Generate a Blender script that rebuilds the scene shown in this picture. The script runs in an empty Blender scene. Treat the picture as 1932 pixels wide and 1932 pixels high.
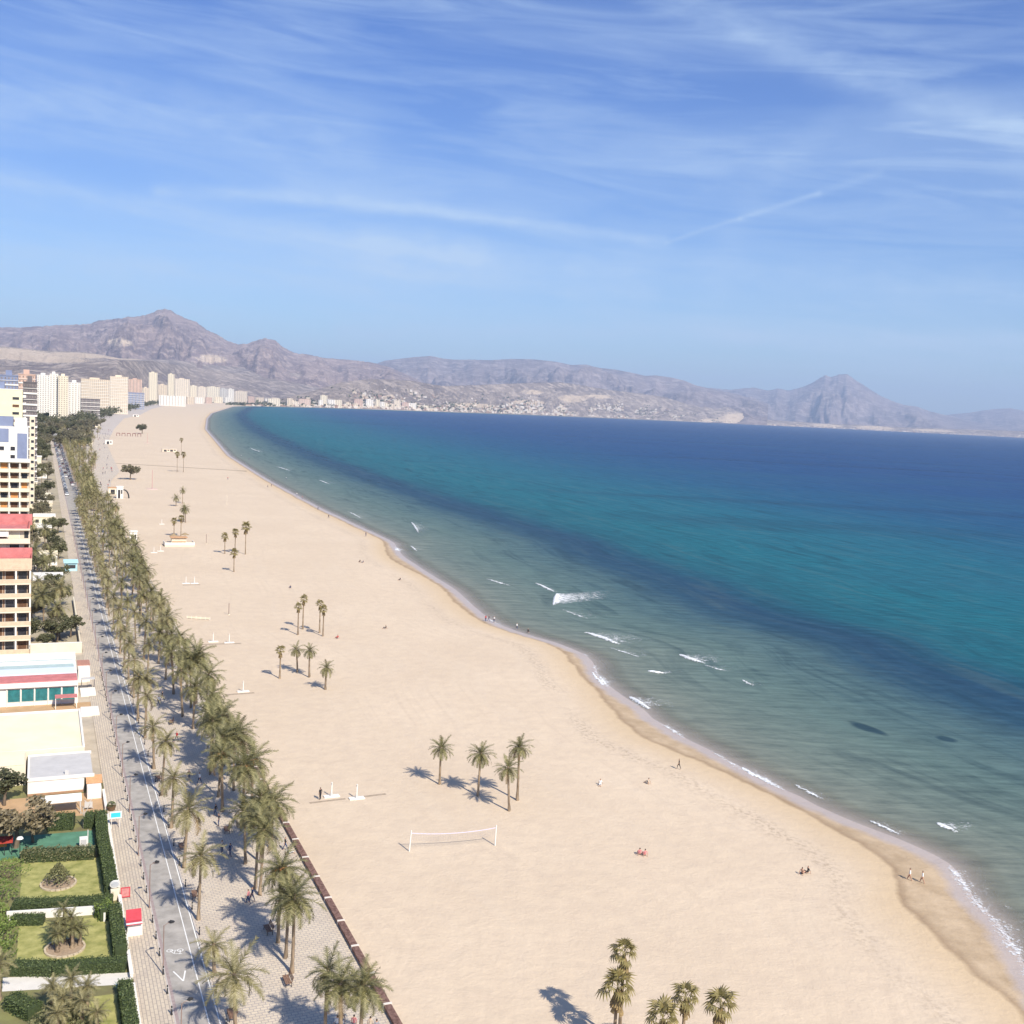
import bpy, math, random
from mathutils import Vector, Matrix, noise
rnd = random.Random(7)
SC = bpy.context.scene
COL = SC.collection
R = math.radians
# ------------------------------------------------------------------ camera
H = 56.0
cam_d = bpy.data.cameras.new('camera'); cam = bpy.data.objects.new('camera', cam_d); COL.objects.link(cam)
cam_d.sensor_width = 36; cam_d.sensor_fit = 'HORIZONTAL'; cam_d.lens = 36 * 2050 / 1932
cam_d.clip_start = 0.5; cam_d.clip_end = 120000
roll = math.atan(0.05); pitch = math.atan(195 * math.cos(roll) / 2050)
fw = Vector((0, math.cos(pitch), -math.sin(pitch))); r0 = Vector((1, 0, 0)); u0 = r0.cross(fw)
rt = r0 * math.cos(roll) + u0 * math.sin(roll); up = rt.cross(fw)
cm = Matrix((rt, up, -fw)).transposed().to_4x4(); cm.translation = (0, 0, H)
cam.matrix_world = cm
SC.camera = cam
# ------------------------------------------------------------------ exposure
SC.view_settings.view_transform = 'Standard'; SC.view_settings.look = 'None'
SC.view_settings.gamma = 1; SC.view_settings.exposure = 0.52; SC.view_settings.use_curve_mapping = False
# ------------------------------------------------------------------ sun
SUN_EL = R(43); SUN_AZ = math.atan2(4.1, -5.5)           # azimuth clockwise from +Y
sd = Vector((math.sin(SUN_AZ) * math.cos(SUN_EL), math.cos(SUN_AZ) * math.cos(SUN_EL), math.sin(SUN_EL)))
sl = bpy.data.lights.new('sun', 'SUN'); sl.energy = 4.8; sl.angle = R(0.5); sl.color = (1, 0.93, 0.80)
so = bpy.data.objects.new('sun', sl); COL.objects.link(so)
so.rotation_euler = (-sd).to_track_quat('-Z', 'Y').to_euler(); so.location = sd * 200
# ------------------------------------------------------------------ node helper
class NT:
    def __init__(s, tree): s.t = tree; s.n = tree.nodes; s.l = tree.links
    def new(s, kind, **kw):
        n = s.n.new(kind)
        for k, v in kw.items(): setattr(n, k, v)
        return n
    def put(s, sock, v):
        if isinstance(v, bpy.types.NodeSocket): s.l.new(v, sock)
        elif v is not None: sock.default_value = v
    def m(s, op, a, b=None, c=None, clamp=False):
        n = s.new('ShaderNodeMath', operation=op, use_clamp=clamp)
        for i, v in enumerate((a, b, c)):
            if v is not None: s.put(n.inputs[i], v)
        return n.outputs[0]
    def v(s, op, a, b=None, scale=None):
        n = s.new('ShaderNodeVectorMath', operation=op); s.put(n.inputs[0], a)
        if b is not None: s.put(n.inputs[1], b)
        if scale is not None: s.put(n.inputs['Scale'], scale)
        return n.outputs['Value'] if op in ('DOT_PRODUCT', 'LENGTH', 'DISTANCE') else n.outputs[0]
    def mix(s, f, a, b, mode='MIX'):
        n = s.new('ShaderNodeMix', data_type='RGBA', blend_type=mode)
        s.put(n.inputs[0], f); s.put(n.inputs[6], a if isinstance(a, bpy.types.NodeSocket) else (*a, 1)[:4])
        s.put(n.inputs[7], b if isinstance(b, bpy.types.NodeSocket) else (*b, 1)[:4]); return n.outputs[2]
    def xyz(s, x=0., y=0., z=0.):
        n = s.new('ShaderNodeCombineXYZ')
        for i, v in enumerate((x, y, z)): s.put(n.inputs[i], v)
        return n.outputs[0]
    def noise(s, vec, scale, detail=4, rough=.55, dist=0.):
        n = s.new('ShaderNodeTexNoise'); s.put(n.inputs['Vector'], vec); n.inputs['Scale'].default_value = scale
        n.inputs['Detail'].default_value = detail; n.inputs['Roughness'].default_value = rough; n.inputs['Distortion'].default_value = dist
        return n.outputs[0]
    def ramp(s, f, pts):
        n = s.new('ShaderNodeValToRGB'); s.put(n.inputs[0], f); e = n.color_ramp.elements
        while len(e) < len(pts): e.new(0.5)
        for el, (p, c) in zip(e, pts): el.position = p; el.color = (*c, 1)[:4] if not isinstance(c, float) else (c, c, c, 1)
        return n.outputs[0]
    def rng(s, f, a, b, c=0., d=1.):
        n = s.new('ShaderNodeMapRange'); s.put(n.inputs[0], f)
        for i, v in zip((1, 2, 3, 4), (a, b, c, d)): n.inputs[i].default_value = v
        return n.outputs[0]
# ------------------------------------------------------------------ sky
w = bpy.data.worlds.new('World'); SC.world = w; w.use_nodes = True
T = NT(w.node_tree); T.n.clear()
sky = T.new('ShaderNodeTexSky', sky_type='NISHITA'); sky.sun_disc = False; sky.sun_elevation = SUN_EL
sky.sun_rotation = SUN_AZ; sky.altitude = 50; sky.air_density = 1.0; sky.dust_density = 0.9; sky.ozone_density = 2.0
tc = T.new('ShaderNodeTexCoord').outputs['Generated']
sp = T.new('ShaderNodeSeparateXYZ'); T.l.new(tc, sp.inputs[0])
hyp = T.m('SQRT', T.m('ADD', T.m('MULTIPLY', sp.outputs[0], sp.outputs[0]), T.m('MULTIPLY', sp.outputs[1], sp.outputs[1])))
az = T.m('ARCTAN2', sp.outputs[0], sp.outputs[1]); el = T.m('DIVIDE', sp.outputs[2], T.m('MAXIMUM', hyp, 0.02))
# cirrus veil: long streaks in azimuth / elevation, tilting gently down to the north-east
tilt = T.m('ADD', el, T.m('MULTIPLY', az, 0.06))
veil1 = T.noise(T.xyz(T.m('MULTIPLY', az, 2.2), T.m('MULTIPLY', tilt, 9.0), 3.1), 1.0, 5, .55, .6)
veil2 = T.noise(T.xyz(T.m('MULTIPLY', az, 5.0), T.m('MULTIPLY', tilt, 42.0), 7.7), 1.0, 5, .6, .8)
big = T.noise(T.xyz(T.m('MULTIPLY', az, 1.6), T.m('MULTIPLY', tilt, 4.0), 1.3), 1.0, 2)
cl = T.m('ADD', T.m('MULTIPLY', T.rng(veil1, .40, .70), .42), T.m('MULTIPLY', T.rng(veil2, .43, .70), .46))
cl = T.m('MULTIPLY', cl, T.rng(big, .3, .62, .35, 1.0))
def streak(pts, width, amt, soft=0.5):
    """one contrail or cirrus band: the distance to a polyline of directions"""
    tot = None
    wob = T.m('MULTIPLY', T.m('SUBTRACT', T.noise(T.xyz(T.m('MULTIPLY', az, 30), T.m('MULTIPLY', el, 30), 2.), 1., 3), .5), width * soft)
    p = T.xyz(az, T.m('ADD', el, wob), 0.)
    for (a, b) in zip(pts, pts[1:]):
        ax, bx = Vector((*a, 0)), Vector((*b, 0)); ab = bx - ax
        pa = T.v('SUBTRACT', p, tuple(ax))
        h = T.m('DIVIDE', T.v('DOT_PRODUCT', pa, tuple(ab)), ab.length_squared, clamp=True)
        d = T.v('LENGTH', T.v('SUBTRACT', pa, T.v('SCALE', tuple(ab), scale=h)))
        tot = d if tot is None else T.m('MINIMUM', tot, d)
    g = T.m('EXPONENT', T.m('MULTIPLY', T.m('POWER', T.m('DIVIDE', tot, width), 2.), -1.))
    tex = T.rng(T.noise(T.xyz(T.m('MULTIPLY', az, 26), T.m('MULTIPLY', el, 60), 5.), 1., 4), .25, .65, .35, 1.)
    return T.m('MULTIPLY', T.m('MULTIPLY', g, tex), amt)
for pts, wd, am, sf in [
    ([(-0.3205,0.1701), (-0.2048,0.1760), (-0.1115,0.1740), (0.0033,0.1657), (0.1229,0.1554)], .0060, .46, .9),
    ([(-0.2050,0.1814), (-0.0833,0.1796)], .012, .16, 1.),
    ([(0.1258,0.1541), (0.1596,0.1675), (0.1895,0.1773)], .0020, .26, .6),
    ([(0.1895,0.1773), (0.2225,0.1887), (0.2553,0.1992)], .0026, .34, .6),
    ([(0.2553,0.1992), (0.3044,0.2167)], .0040, .18, .8),
    ([(0.0998,0.3771), (0.1473,0.3549), (0.2174,0.3227), (0.3162,0.2843), (0.4254,0.2425)], .0155, .40, .9),
    ([(0.1804,0.3367), (0.2901,0.2897), (0.3593,0.2672)], .008, .10, 1.),
    ([(-0.4594,0.2242), (-0.3555,0.2358), (-0.2695,0.2358), (-0.1603,0.2265)], .026, .34, .9),
    ([(-0.4592,0.1611), (-0.3959,0.1607), (-0.3072,0.1528), (-0.2039,0.1448), (-0.0432,0.1370)], .012, .36, .9),
    ([(-0.4591,0.1073), (-0.3193,0.1055), (-0.0901,0.1154), (0.1022,0.1059)], .018, .30, .9),
    ([(-0.1383,0.1358), (0.0530,0.1322), (0.2853,0.1248), (0.4366,0.1127)], .016, .30, .9),
    ([(-0.1592,0.0617), (0.1041,0.0752), (0.4396,0.0783)], .010, .34, .9),
    ([(0.1682,0.1082), (0.1853,0.1644), (0.2241,0.2286), (0.2825,0.2768)], .014, .12, 1.),
    ([(-0.0106,0.2506), (0.1131,0.2367), (0.2341,0.2151)], .030, .14, 1.)]:
    cl = T.m('ADD', cl, streak(pts, wd, am, sf))
cl = T.m('MULTIPLY', cl, T.rng(el, 0.0, 0.06, 0.25, 1.0), clamp=True)
cl = T.m('MINIMUM', T.m('MULTIPLY', cl, T.rng(el, .12, .34, 1., .68)), .8)
skyc = T.mix(cl, T.mix(1.0, sky.outputs[0], T.mix(T.rng(el, .005, .17), (.88, 1.14, 1.38), T.mix(T.rng(el, .17, .32), (.62, .86, 1.27), (.49, .74, 1.25))), 'MULTIPLY'), (5.0, 6.5, 8.4))
bg = T.new('ShaderNodeBackground'); T.l.new(skyc, bg.inputs[0]); bg.inputs[1].default_value = 0.084
T.l.new(bg.outputs[0], T.new('ShaderNodeOutputWorld').inputs[0])
# ------------------------------------------------------------------ street frame: s along the avenue, t towards the sea
E_ = Vector((-0.400, 0.9165, 0)).normalized(); N_ = Vector((E_.y, -E_.x, 0)); O_ = Vector((-30, 100, 0))
ROT = math.atan2(N_.y, N_.x)
def W(s, t, z=0.): 
    p = O_ + E_ * s + N_ * t; return Vector((p.x, p.y, z))
# ------------------------------------------------------------------ materials
MATS = {}
def mat(name, c, rough=.85, var=.12, scale=1.5, c2=None, bump=0., bscale=20., spec=.3, metal=0., objrand=0.):
    if name in MATS: return MATS[name]
    m = bpy.data.materials.new(name); m.use_nodes = True; t = NT(m.node_tree); t.n.clear(); MATS[name] = m
    b = t.new('ShaderNodeBsdfPrincipled'); o = t.new('ShaderNodeOutputMaterial'); t.l.new(b.outputs[0], o.inputs[0])
    co = t.new('ShaderNodeTexCoord').outputs['Object']
    f = t.noise(co, scale, 5, .6)
    lo = tuple(x * (1 - var) for x in c); hi = tuple(min(x * (1 + var), .95) for x in (c2 or c))
    col = t.mix(t.rng(f, .32, .68), lo, hi)
    if objrand:
        r = t.new('ShaderNodeObjectInfo').outputs['Random']
        col = t.mix(1.0, col, t.mix(r, (1 - objrand,) * 3, (1 + objrand, 1 + objrand, 1 + objrand * .6)), 'MULTIPLY')
    t.l.new(col, b.inputs['Base Color'])
    b.inputs['Roughness'].default_value = rough; b.inputs['Specular IOR Level'].default_value = spec; b.inputs['Metallic'].default_value = metal
    if bump:
        bn = t.new('ShaderNodeBump'); bn.inputs['Strength'].default_value = bump; bn.inputs['Distance'].default_value = .03
        t.l.new(t.noise(co, bscale, 4), bn.inputs['Height']); t.l.new(bn.outputs[0], b.inputs['Normal'])
    return m
def leafmat(name, c, c2, trans=.25, objrand=.12, rough=.6):
    if name in MATS: return MATS[name]
    m = bpy.data.materials.new(name); m.use_nodes = True; t = NT(m.node_tree); t.n.clear(); MATS[name] = m
    b = t.new('ShaderNodeBsdfPrincipled'); tr = t.new('ShaderNodeBsdfTranslucent'); mx = t.new('ShaderNodeMixShader')
    o = t.new('ShaderNodeOutputMaterial'); mx.inputs[0].default_value = trans
    g = t.new('ShaderNodeNewGeometry').outputs['Random Per Island']
    col = t.mix(g, c, c2)
    r = t.new('ShaderNodeObjectInfo').outputs['Random']
    col = t.mix(1.0, col, t.mix(r, (1 - objrand, 1 - objrand, 1 - objrand), (1 + objrand, 1 + objrand * .8, 1 + objrand * .5)), 'MULTIPLY')
    t.l.new(col, b.inputs['Base Color']); t.l.new(col, tr.inputs[0]); b.inputs['Roughness'].default_value = rough
    b.inputs['Specular IOR Level'].default_value = .35
    t.l.new(b.outputs[0], mx.inputs[1]); t.l.new(tr.outputs[0], mx.inputs[2]); t.l.new(mx.outputs[0], o.inputs[0])
    return m
# ------------------------------------------------------------------ mesh helper
class MB:
    def __init__(s): s.v = []; s.f = []; s.mi = []; s.uv = {}; s.at = {}
    def face(s, pts, mi=0):
        i = len(s.v); s.v.extend(tuple(p) for p in pts); s.f.append(tuple(range(i, i + len(pts)))); s.mi.append(mi)
    def box(s, x0, x1, y0, y1, z0, z1, mi=0, taper=0.):
        i = len(s.v); a = taper
        s.v += [(x0, y0, z0), (x1, y0, z0), (x1, y1, z0), (x0, y1, z0), (x0 + a, y0 + a, z1), (x1 - a, y0 + a, z1), (x1 - a, y1 - a, z1), (x0 + a, y1 - a, z1)]
        for q in ((3, 2, 1, 0), (4, 5, 6, 7), (0, 1, 5, 4), (1, 2, 6, 5), (2, 3, 7, 6), (3, 0, 4, 7)):
            s.f.append(tuple(i + k for k in q)); s.mi.append(mi)
        return s
    def tube(s, pts, rads, n=6, mi=0, cap=True):
        rings = []
        for k, p in enumerate(pts):
            p = Vector(p); d = (Vector(pts[min(k + 1, len(pts) - 1)]) - Vector(pts[max(k - 1, 0)])).normalized()
            a = d.cross(Vector((0.3, 1, 0.1)) if abs(d.y) < .9 else Vector((1, 0, 0))).normalized(); b = d.cross(a)
            i = len(s.v); r = rads[k] if isinstance(rads, (list, tuple)) else rads
            for j in range(n):
                q = 2 * math.pi * j / n; s.v.append(tuple(p + (a * math.cos(q) + b * math.sin(q)) * r))
            rings.append(i)
        for a, b in zip(rings, rings[1:]):
            for j in range(n): s.f.append((a + j, a + (j + 1) % n, b + (j + 1) % n, b + j)); s.mi.append(mi)
        if cap:
            s.f.append(tuple(rings[0] + j for j in range(n))[::-1]); s.mi.append(mi)
            s.f.append(tuple(rings[-1] + j for j in range(n))); s.mi.append(mi)
        return s
    def disc(s, x, y, z, r, n=16, mi=0, h=0., r2=None):
        if h: s.tube([(x, y, z), (x, y, z + h)], [r, r2 if r2 is not None else r], n, mi)
        else: s.face([(x + r * math.cos(2 * math.pi * k / n), y + r * math.sin(2 * math.pi * k / n), z) for k in range(n)], mi)
        return s
    def strip(s, sv, left, right, zf, mi=0, uv=True):
        """sheet between two offset curves along the avenue"""
        i = len(s.v)
        for q in sv:
            for t in (left(q), right(q)): s.v.append(tuple(W(q, t, zf)))
        for k in range(len(sv) - 1):
            a = i + 2 * k; s.f.append((a, a + 1, a + 3, a + 2)); s.mi.append(mi)
        return s
    def mesh(s, name, mats):
        me = bpy.data.meshes.new(name); me.from_pydata(s.v, [], s.f); me.update()
        for m in (mats if isinstance(mats, (list, tuple)) else [mats]): me.materials.append(m)
        me.polygons.foreach_set('material_index', s.mi)
        return me
    def build(s, name, mats, parent=None, smooth=False):
        me = s.mesh(name, mats)
        if smooth: me.polygons.foreach_set('use_smooth', [True] * len(me.polygons))
        return link(name, me, parent)
def link(name, me, parent=None, loc=None, rot=None, scale=None):
    o = bpy.data.objects.new(name, me); COL.objects.link(o)
    if parent is not None: o.parent = parent
    if loc is not None: o.location = loc
    if rot is not None: o.rotation_euler = rot
    if scale is not None: o.scale = scale if isinstance(scale, (tuple, list)) else (scale,) * 3
    return o
def top(o, label, cat, group=None):
    o['label'] = label; o['category'] = cat
    if group: o['group'] = group
    return o
def struct(o, kind='structure'): o['kind'] = kind; return o
def thing(name, s, t, z, label, cat, group=None, rot=ROT, scale=1.):
    o = link(name, None, None, W(s, t, z), (0, 0, rot), scale); o.empty_display_size = .3
    return top(o, label, cat, group)
ORD = 'first second third fourth fifth sixth seventh eighth ninth tenth eleventh twelfth thirteenth fourteenth fifteenth sixteenth seventeenth eighteenth nineteenth twentieth'.split()
def lerp(x, tab):
    if x <= tab[0][0]: return tab[0][1]
    for (a, b), (c, d) in zip(tab, tab[1:]):
        if x <= c: return b + (d - b) * (x - a) / (c - a)
    return tab[-1][1]
def sm(x, tab, k=6.):                                           # smoothed table
    return sum(lerp(x + k * j, tab) * wt for j, wt in ((-2, .1), (-1, .2), (0, .4), (1, .2), (2, .1)))
# ------------------------------------------------------------------ shoreline
SHORE = [(-29.5, 80.8), (-23.5, 85.4), (-17.1, 90.1), (-12.8, 90.5), (-7.6, 94.0), (-0.6, 98.6), (5.4, 97.5), (15.9, 94.7), (27.5, 93.6), (39.5, 93.2), (47.7, 93.1), (56.0, 92.9), (67.3, 93.3), (80.6, 95.9), (87.6, 95.9), (100.8, 98.8), (111.7, 104.0), (122.2, 105.7), (134.3, 103.4), (143.7, 100.2), (157.5, 98.0), (172.7, 100.0), (206.3, 105.6), (241.4, 108.1), (280.0, 111.5), (320.4, 120.4), (341.0, 120.4), (449.9, 121.5), (642.2, 130.1), (925.5, 148.7), (1671.9,228.3), (2421.6,331.7), (3122.5,438.8), (5255.8,835.7), (5857.0,1006.2), (7189.0,1812.6), (10267.3,4663.5), (12628.7,8372.2), (13500., 13000.)]
WETW = [(-400, 4.), (-31, 3.9), (-24, 7.7), (-17, 10.1), (-8, 11.4), (5, 8.2), (18, 4.5), (29, 4.), (41, 5.5), (55, 8.), (61, 7.8), (77, 6.5), (93, 3.6), (113, 6.), (129, 3.2), (140, 2.8), (159, 3.7), (179, 4.8), (228, 3.6), (265, 7.), (329, 3.7), (16000, 4.)]
SHORE = [(-400., 10.), (-120., 48.), (-60., 64.)] + SHORE
def shore(s): return sm(s, SHORE, 3. if s < 400 else 15. if s < 2500 else 40.) + (noise.noise((s * .17, 5., 2.)) * .45 + noise.noise((s * .5, 5., 2.)) * .2 if s < 1500 else 0)
EDGE = [(-400, 17.7), (420, 17.9), (480, 20), (600, 27), (680, 37), (857, 42), (1067, 49), (1500, 80), (2110, 133), (2524, 196), (3300, 285), (4609, 465), (6491, 800), (7200, 1150), (8500, 2500), (16000, 13000)]
def edge(s): return min(lerp(s, EDGE), shore(s) - (60 if s < 3000 else 22))
SEA = -0.6
def srange(a, b, near, far):
    out = [a]
    while out[-1] < b:
        q = max(0., out[-1]); out.append(out[-1] + near + (far - near) * min(1., q / 9000.) + q * .012)
    return out
SV = srange(-400, 13500, 3.0, 160.)
def dmesh(name, offs, zf, m):
    """sheet following the shoreline; attribute 'off' = metres seaward of the waterline"""
    v = []; f = []; a = []; a2 = []; a3 = []
    for q in SV:
        ts = shore(q)
        for o in offs(q, ts):
            v.append(tuple(W(q, ts + o, zf(o)))); a.append(o); a2.append(q); a3.append(lerp(q, WETW))
    nn = len(offs(SV[0], shore(SV[0])))
    for i in range(len(SV) - 1):
        for j in range(nn - 1):
            k = i * nn + j; f.append((k, k + 1, k + nn + 1, k + nn))
    me = bpy.data.meshes.new(name); me.from_pydata(v, [], f); me.update(); me.materials.append(m)
    for nm, dat in (('off', a), ('along', a2), ('wetw', a3)):
        at = me.attributes.new(nm, 'FLOAT', 'POINT'); at.data.foreach_set('value', dat)
    me.polygons.foreach_set('use_smooth', [True] * len(me.polygons))
    return link(name, me)
def att(t, nm): n = t.new('ShaderNodeAttribute'); n.attribute_name = nm; return n.outputs['Fac']
# ---- sand
def sand_material():
    m = bpy.data.materials.new('sand'); m.use_nodes = True; t = NT(m.node_tree); t.n.clear()
    b = t.new('ShaderNodeBsdfPrincipled'); o = t.new('ShaderNodeOutputMaterial'); t.l.new(b.outputs[0], o.inputs[0])
    off = att(t, 'off'); al = att(t, 'along')
    co = t.new('ShaderNodeTexCoord').outputs['Object']
    st = t.xyz(t.m('MULTIPLY', al, .035), t.m('MULTIPLY', off, .22), 0.)
    big = t.noise(co, .035, 4, .5); mid = t.noise(co, .35, 4, .6); fine = t.noise(co, 4., 3, .7); streaks = t.noise(st, 1.0, 5, .6, .7)
    dry = t.mix(t.rng(big, .3, .7), (.570, .452, .328), (.625, .502, .368))
    dry = t.mix(t.m('MULTIPLY', t.rng(mid, .4, .75), .45), dry, (.475, .375, .285))
    dry = t.mix(t.m('MULTIPLY', t.rng(streaks, .5, .8), .4), dry, (.59, .485, .37))
    dry = t.mix(t.m('MULTIPLY', t.rng(fine, .56, .76), .45), dry, (.42, .33, .25))
    rake = t.noise(t.xyz(t.m('MULTIPLY', al, .012), t.m('MULTIPLY', off, 1.15), 8.), 1.0, 3, .5, .35)
    dry = t.mix(t.m('MULTIPLY', t.rng(rake, .52, .70), t.m('MULTIPLY', t.rng(big, .40, .60), .22)), dry, (.45, .355, .262))
    tram = t.noise(co, 1.1, 6, .75)
    dry = t.mix(t.m('MULTIPLY', t.rng(tram, .55, .72), t.m('MULTIPLY', t.rng(t.noise(co, .06, 3), .46, .60), .35)), dry, (.41, .32, .24))
    # trampled berm with dark seaweed litter about eleven metres up the beach
    wob = t.m('MULTIPLY', t.m('SUBTRACT', t.noise(t.xyz(t.m('MULTIPLY', al, .06), 0., 0.), 1., 3), .5), 5.)
    o2 = t.m('ADD', t.m('ADD', off, att(t, 'wetw')), t.m('MULTIPLY', wob, .35))      # 0 where the dry sand ends
    berm = t.m('EXPONENT', t.m('MULTIPLY', t.m('POWER', t.m('DIVIDE', t.m('ADD', t.m('ADD', o2, wob), 9.0), 1.9), 2.), -1.))
    litter = t.m('MULTIPLY', berm, t.m('MULTIPLY', t.rng(t.noise(co, 1.3, 5, .7), .48, .60), t.rng(t.noise(t.xyz(t.m('MULTIPLY', al, .022), 0., 3.), 1., 2), .38, .52)))
    col = t.mix(t.m('MULTIPLY', litter, .42), dry, (.19, .135, .09))
    # yellower damp band towards the water, then a brown wet edge, tan wet flats and a wet film greyed by a painted sky reflection
    damp = t.rng(o2, -8., -.5); col = t.mix(t.m('MULTIPLY', damp, .8), col, (.52, .385, .235))
    wlo = t.m('ADD', o2, t.m('MULTIPLY', t.m('SUBTRACT', t.noise(co, .3, 4), .5), 1.8))
    wet = t.rng(wlo, -.5, .35); wetc = t.mix(t.rng(t.noise(co, .22, 5, .65), .36, .66), (.37, .270, .170), (.49, .37, .245))
    wetc = t.mix(t.m('MULTIPLY', t.rng(wlo, 1.6, .1), .7), wetc, (.26, .175, .105))
    col = t.mix(wet, col, wetc)
    film = t.rng(t.m('ADD', off, t.m('MULTIPLY', t.m('SUBTRACT', t.noise(co, .35, 4), .5), 2.4)), -3.6, -2.0)
    col = t.mix(t.m('MULTIPLY', film, t.m('MULTIPLY', wet, .8)), col, (.42, .355, .325))
    t.l.new(col, b.inputs['Base Color'])
    rg = t.m('SUBTRACT', .9, t.m('MULTIPLY', film, .55)); t.l.new(rg, b.inputs['Roughness']); b.inputs['Specular IOR Level'].default_value = .25
    bn = t.new('ShaderNodeBump'); bn.inputs['Strength'].default_value = .5; bn.inputs['Distance'].default_value = .12
    hgt = t.m('ADD', t.m('MULTIPLY', t.noise(co, 2.2, 5, .65), 1.), t.m('MULTIPLY', t.noise(co, .5, 3), 2.2))
    t.l.new(hgt, bn.inputs['Height']); t.l.new(bn.outputs[0], b.inputs['Normal'])
    return m
def beach_offs(q, ts):
    e0 = edge(q) - ts - .4
    inner = [-.5 * 0 + x for x in (-14, -12, -10.5, -9, -7.5, -6, -5, -4, -3, -2, -1, 0, 2, 5, 10, 30)]
    lo = min(-15.5, e0); n = 10
    return [lo + (-15 - lo) * k / n for k in range(n + 1)] + inner
def beach_z(o): return 0. if o < -14 else (0. + (SEA) * ((o + 14) / 14) ** 1.4 if o < 0 else SEA - .05 * o)
beach = struct(dmesh('beach', beach_offs, beach_z, sand_material()))
# ---- sea
def sea_material():
    m = bpy.data.materials.new('sea_water'); m.use_nodes = True; t = NT(m.node_tree); t.n.clear()
    b = t.new('ShaderNodeBsdfDiffuse'); gl = t.new('ShaderNodeBsdfGlossy'); gl.inputs['Roughness'].default_value = .22; o = t.new('ShaderNodeOutputMaterial')
    off = att(t, 'off'); al = att(t, 'along'); co = t.new('ShaderNodeTexCoord').outputs['Object']
    n1 = t.m('SUBTRACT', t.noise(t.xyz(t.m('MULTIPLY', al, .012), t.m('MULTIPLY', off, .03), 0.), 1., 4, .6), .5)
    n2 = t.m('SUBTRACT', t.noise(t.xyz(t.m('MULTIPLY', al, .05), t.m('MULTIPLY', off, .22), 4.), 1., 4, .6), .5)
    o2 = t.m('ADD', t.m('ADD', off, t.m('MULTIPLY', n1, t.rng(off, 0., 60., 3., 20.))), t.m('MULTIPLY', n2, t.rng(off, 0., 60., 2., 12.)))
    f = t.m('POWER', t.m('DIVIDE', t.m('MAXIMUM', o2, 0.), 900., clamp=True), .5)
    P = lambda d: (d / 900.) ** .5
    col = t.ramp(f, [(0., (.215, .205, .165)), (P(4), (.180, .192, .155)), (P(16), (.134, .168, .142)), (P(36), (.094, .144, .130)), (P(58), (.056, .106, .116)), (P(72), (.020, .060, .096)),
                     (P(84), (.014, .050, .092)), (P(94), (.011, .060, .098)), (P(108), (.008, .088, .118)), (P(150), (.005, .104, .136)), (P(250), (.004, .096, .144)), (P(400), (.003, .064, .146)), (P(620), (.003, .047, .148)), (1., (.003, .043, .148))])
    # submerged bars and seagrass streaks parallel to the shore
    bars = t.noise(t.xyz(t.m('MULTIPLY', al, .018), t.m('MULTIPLY', off, .13), 9.), 1., 5, .6, 1.2)
    col = t.mix(t.m('MULTIPLY', t.rng(bars, .50, .72), t.m('MULTIPLY', t.rng(off, 6., 24.), .75)), col, t.mix(.6, col, (.006, .024, .038)))
    col = t.mix(t.m('MULTIPLY', t.rng(bars, .48, .28), .25), col, (.085, .118, .105))
    for bx, by, ra, rb, am in ((52.4, 37.7, 4.5, 1.6, .85), (43.1, 48.0, 2.0, 1.6, .8)):
        dx = t.m('DIVIDE', t.m('SUBTRACT', al, bx), ra); dy = t.m('DIVIDE', t.m('SUBTRACT', t.m('ADD', off, t.m('MULTIPLY', n2, 3.)), by), rb)
        g = t.rng(t.m('ADD', t.m('MULTIPLY', dx, dx), t.m('MULTIPLY', dy, dy)), 1.5, .5)
        col = t.mix(t.m('MULTIPLY', g, am), col, (.012, .034, .050))
    # streaky wind lanes far out
    lanes = t.noise(t.xyz(t.m('MULTIPLY', co_x(t, co), .0012), t.m('MULTIPLY', co_y(t, co), .011), 2.), 1., 5, .6)
    col = t.mix(t.m('MULTIPLY', t.rng(lanes, .52, .72), t.rng(off, 60., 200., 0., .35)), col, (.014, .085, .130))
    col = t.mix(t.m('MULTIPLY', t.rng(lanes, .46, .30), t.rng(off, 60., 200., 0., .35)), col, (.005, .022, .055))
    grain = t.noise(t.xyz(t.m('MULTIPLY', co_x(t, co), .10), t.m('MULTIPLY', co_y(t, co), .42), 6.), 1., 6, .72)
    col = t.mix(1.0, col, t.mix(t.rng(grain, .30, .70), (.66, .69, .72), (1.36, 1.32, 1.28)), 'MULTIPLY')
    t.l.new(col, b.inputs['Color'])
    bn = t.new('ShaderNodeBump'); bn.inputs['Strength'].default_value = .55; bn.inputs['Distance'].default_value = .25
    rip = t.noise(t.xyz(t.m('MULTIPLY', co_x(t, co), .35), t.m('MULTIPLY', co_y(t, co), .9), 0.), 1., 5, .65)
    swl = t.noise(t.xyz(t.m('MULTIPLY', co_x(t, co), .03), t.m('MULTIPLY', co_y(t, co), .12), 0.), 1., 4, .6)
    t.l.new(t.m('ADD', rip, t.m('MULTIPLY', swl, 3.)), bn.inputs['Height']); t.l.new(bn.outputs[0], b.inputs['Normal']); t.l.new(bn.outputs[0], gl.inputs['Normal'])
    lw = t.new('ShaderNodeLayerWeight'); lw.inputs[0].default_value = .5; fz = t.m('ADD', .02, t.m('MULTIPLY', t.m('POWER', lw.outputs['Facing'], 4.), .16)); mg = t.new('ShaderNodeMixShader'); t.l.new(fz, mg.inputs[0]); t.l.new(b.outputs[0], mg.inputs[1]); t.l.new(gl.outputs[0], mg.inputs[2])
    tr = t.new('ShaderNodeBsdfTransparent'); mx = t.new('ShaderNodeMixShader')
    t.l.new(t.rng(t.m('ADD', off, t.m('MULTIPLY', n2, 3.)), -.5, 7., .18, 1.), mx.inputs[0])
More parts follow.
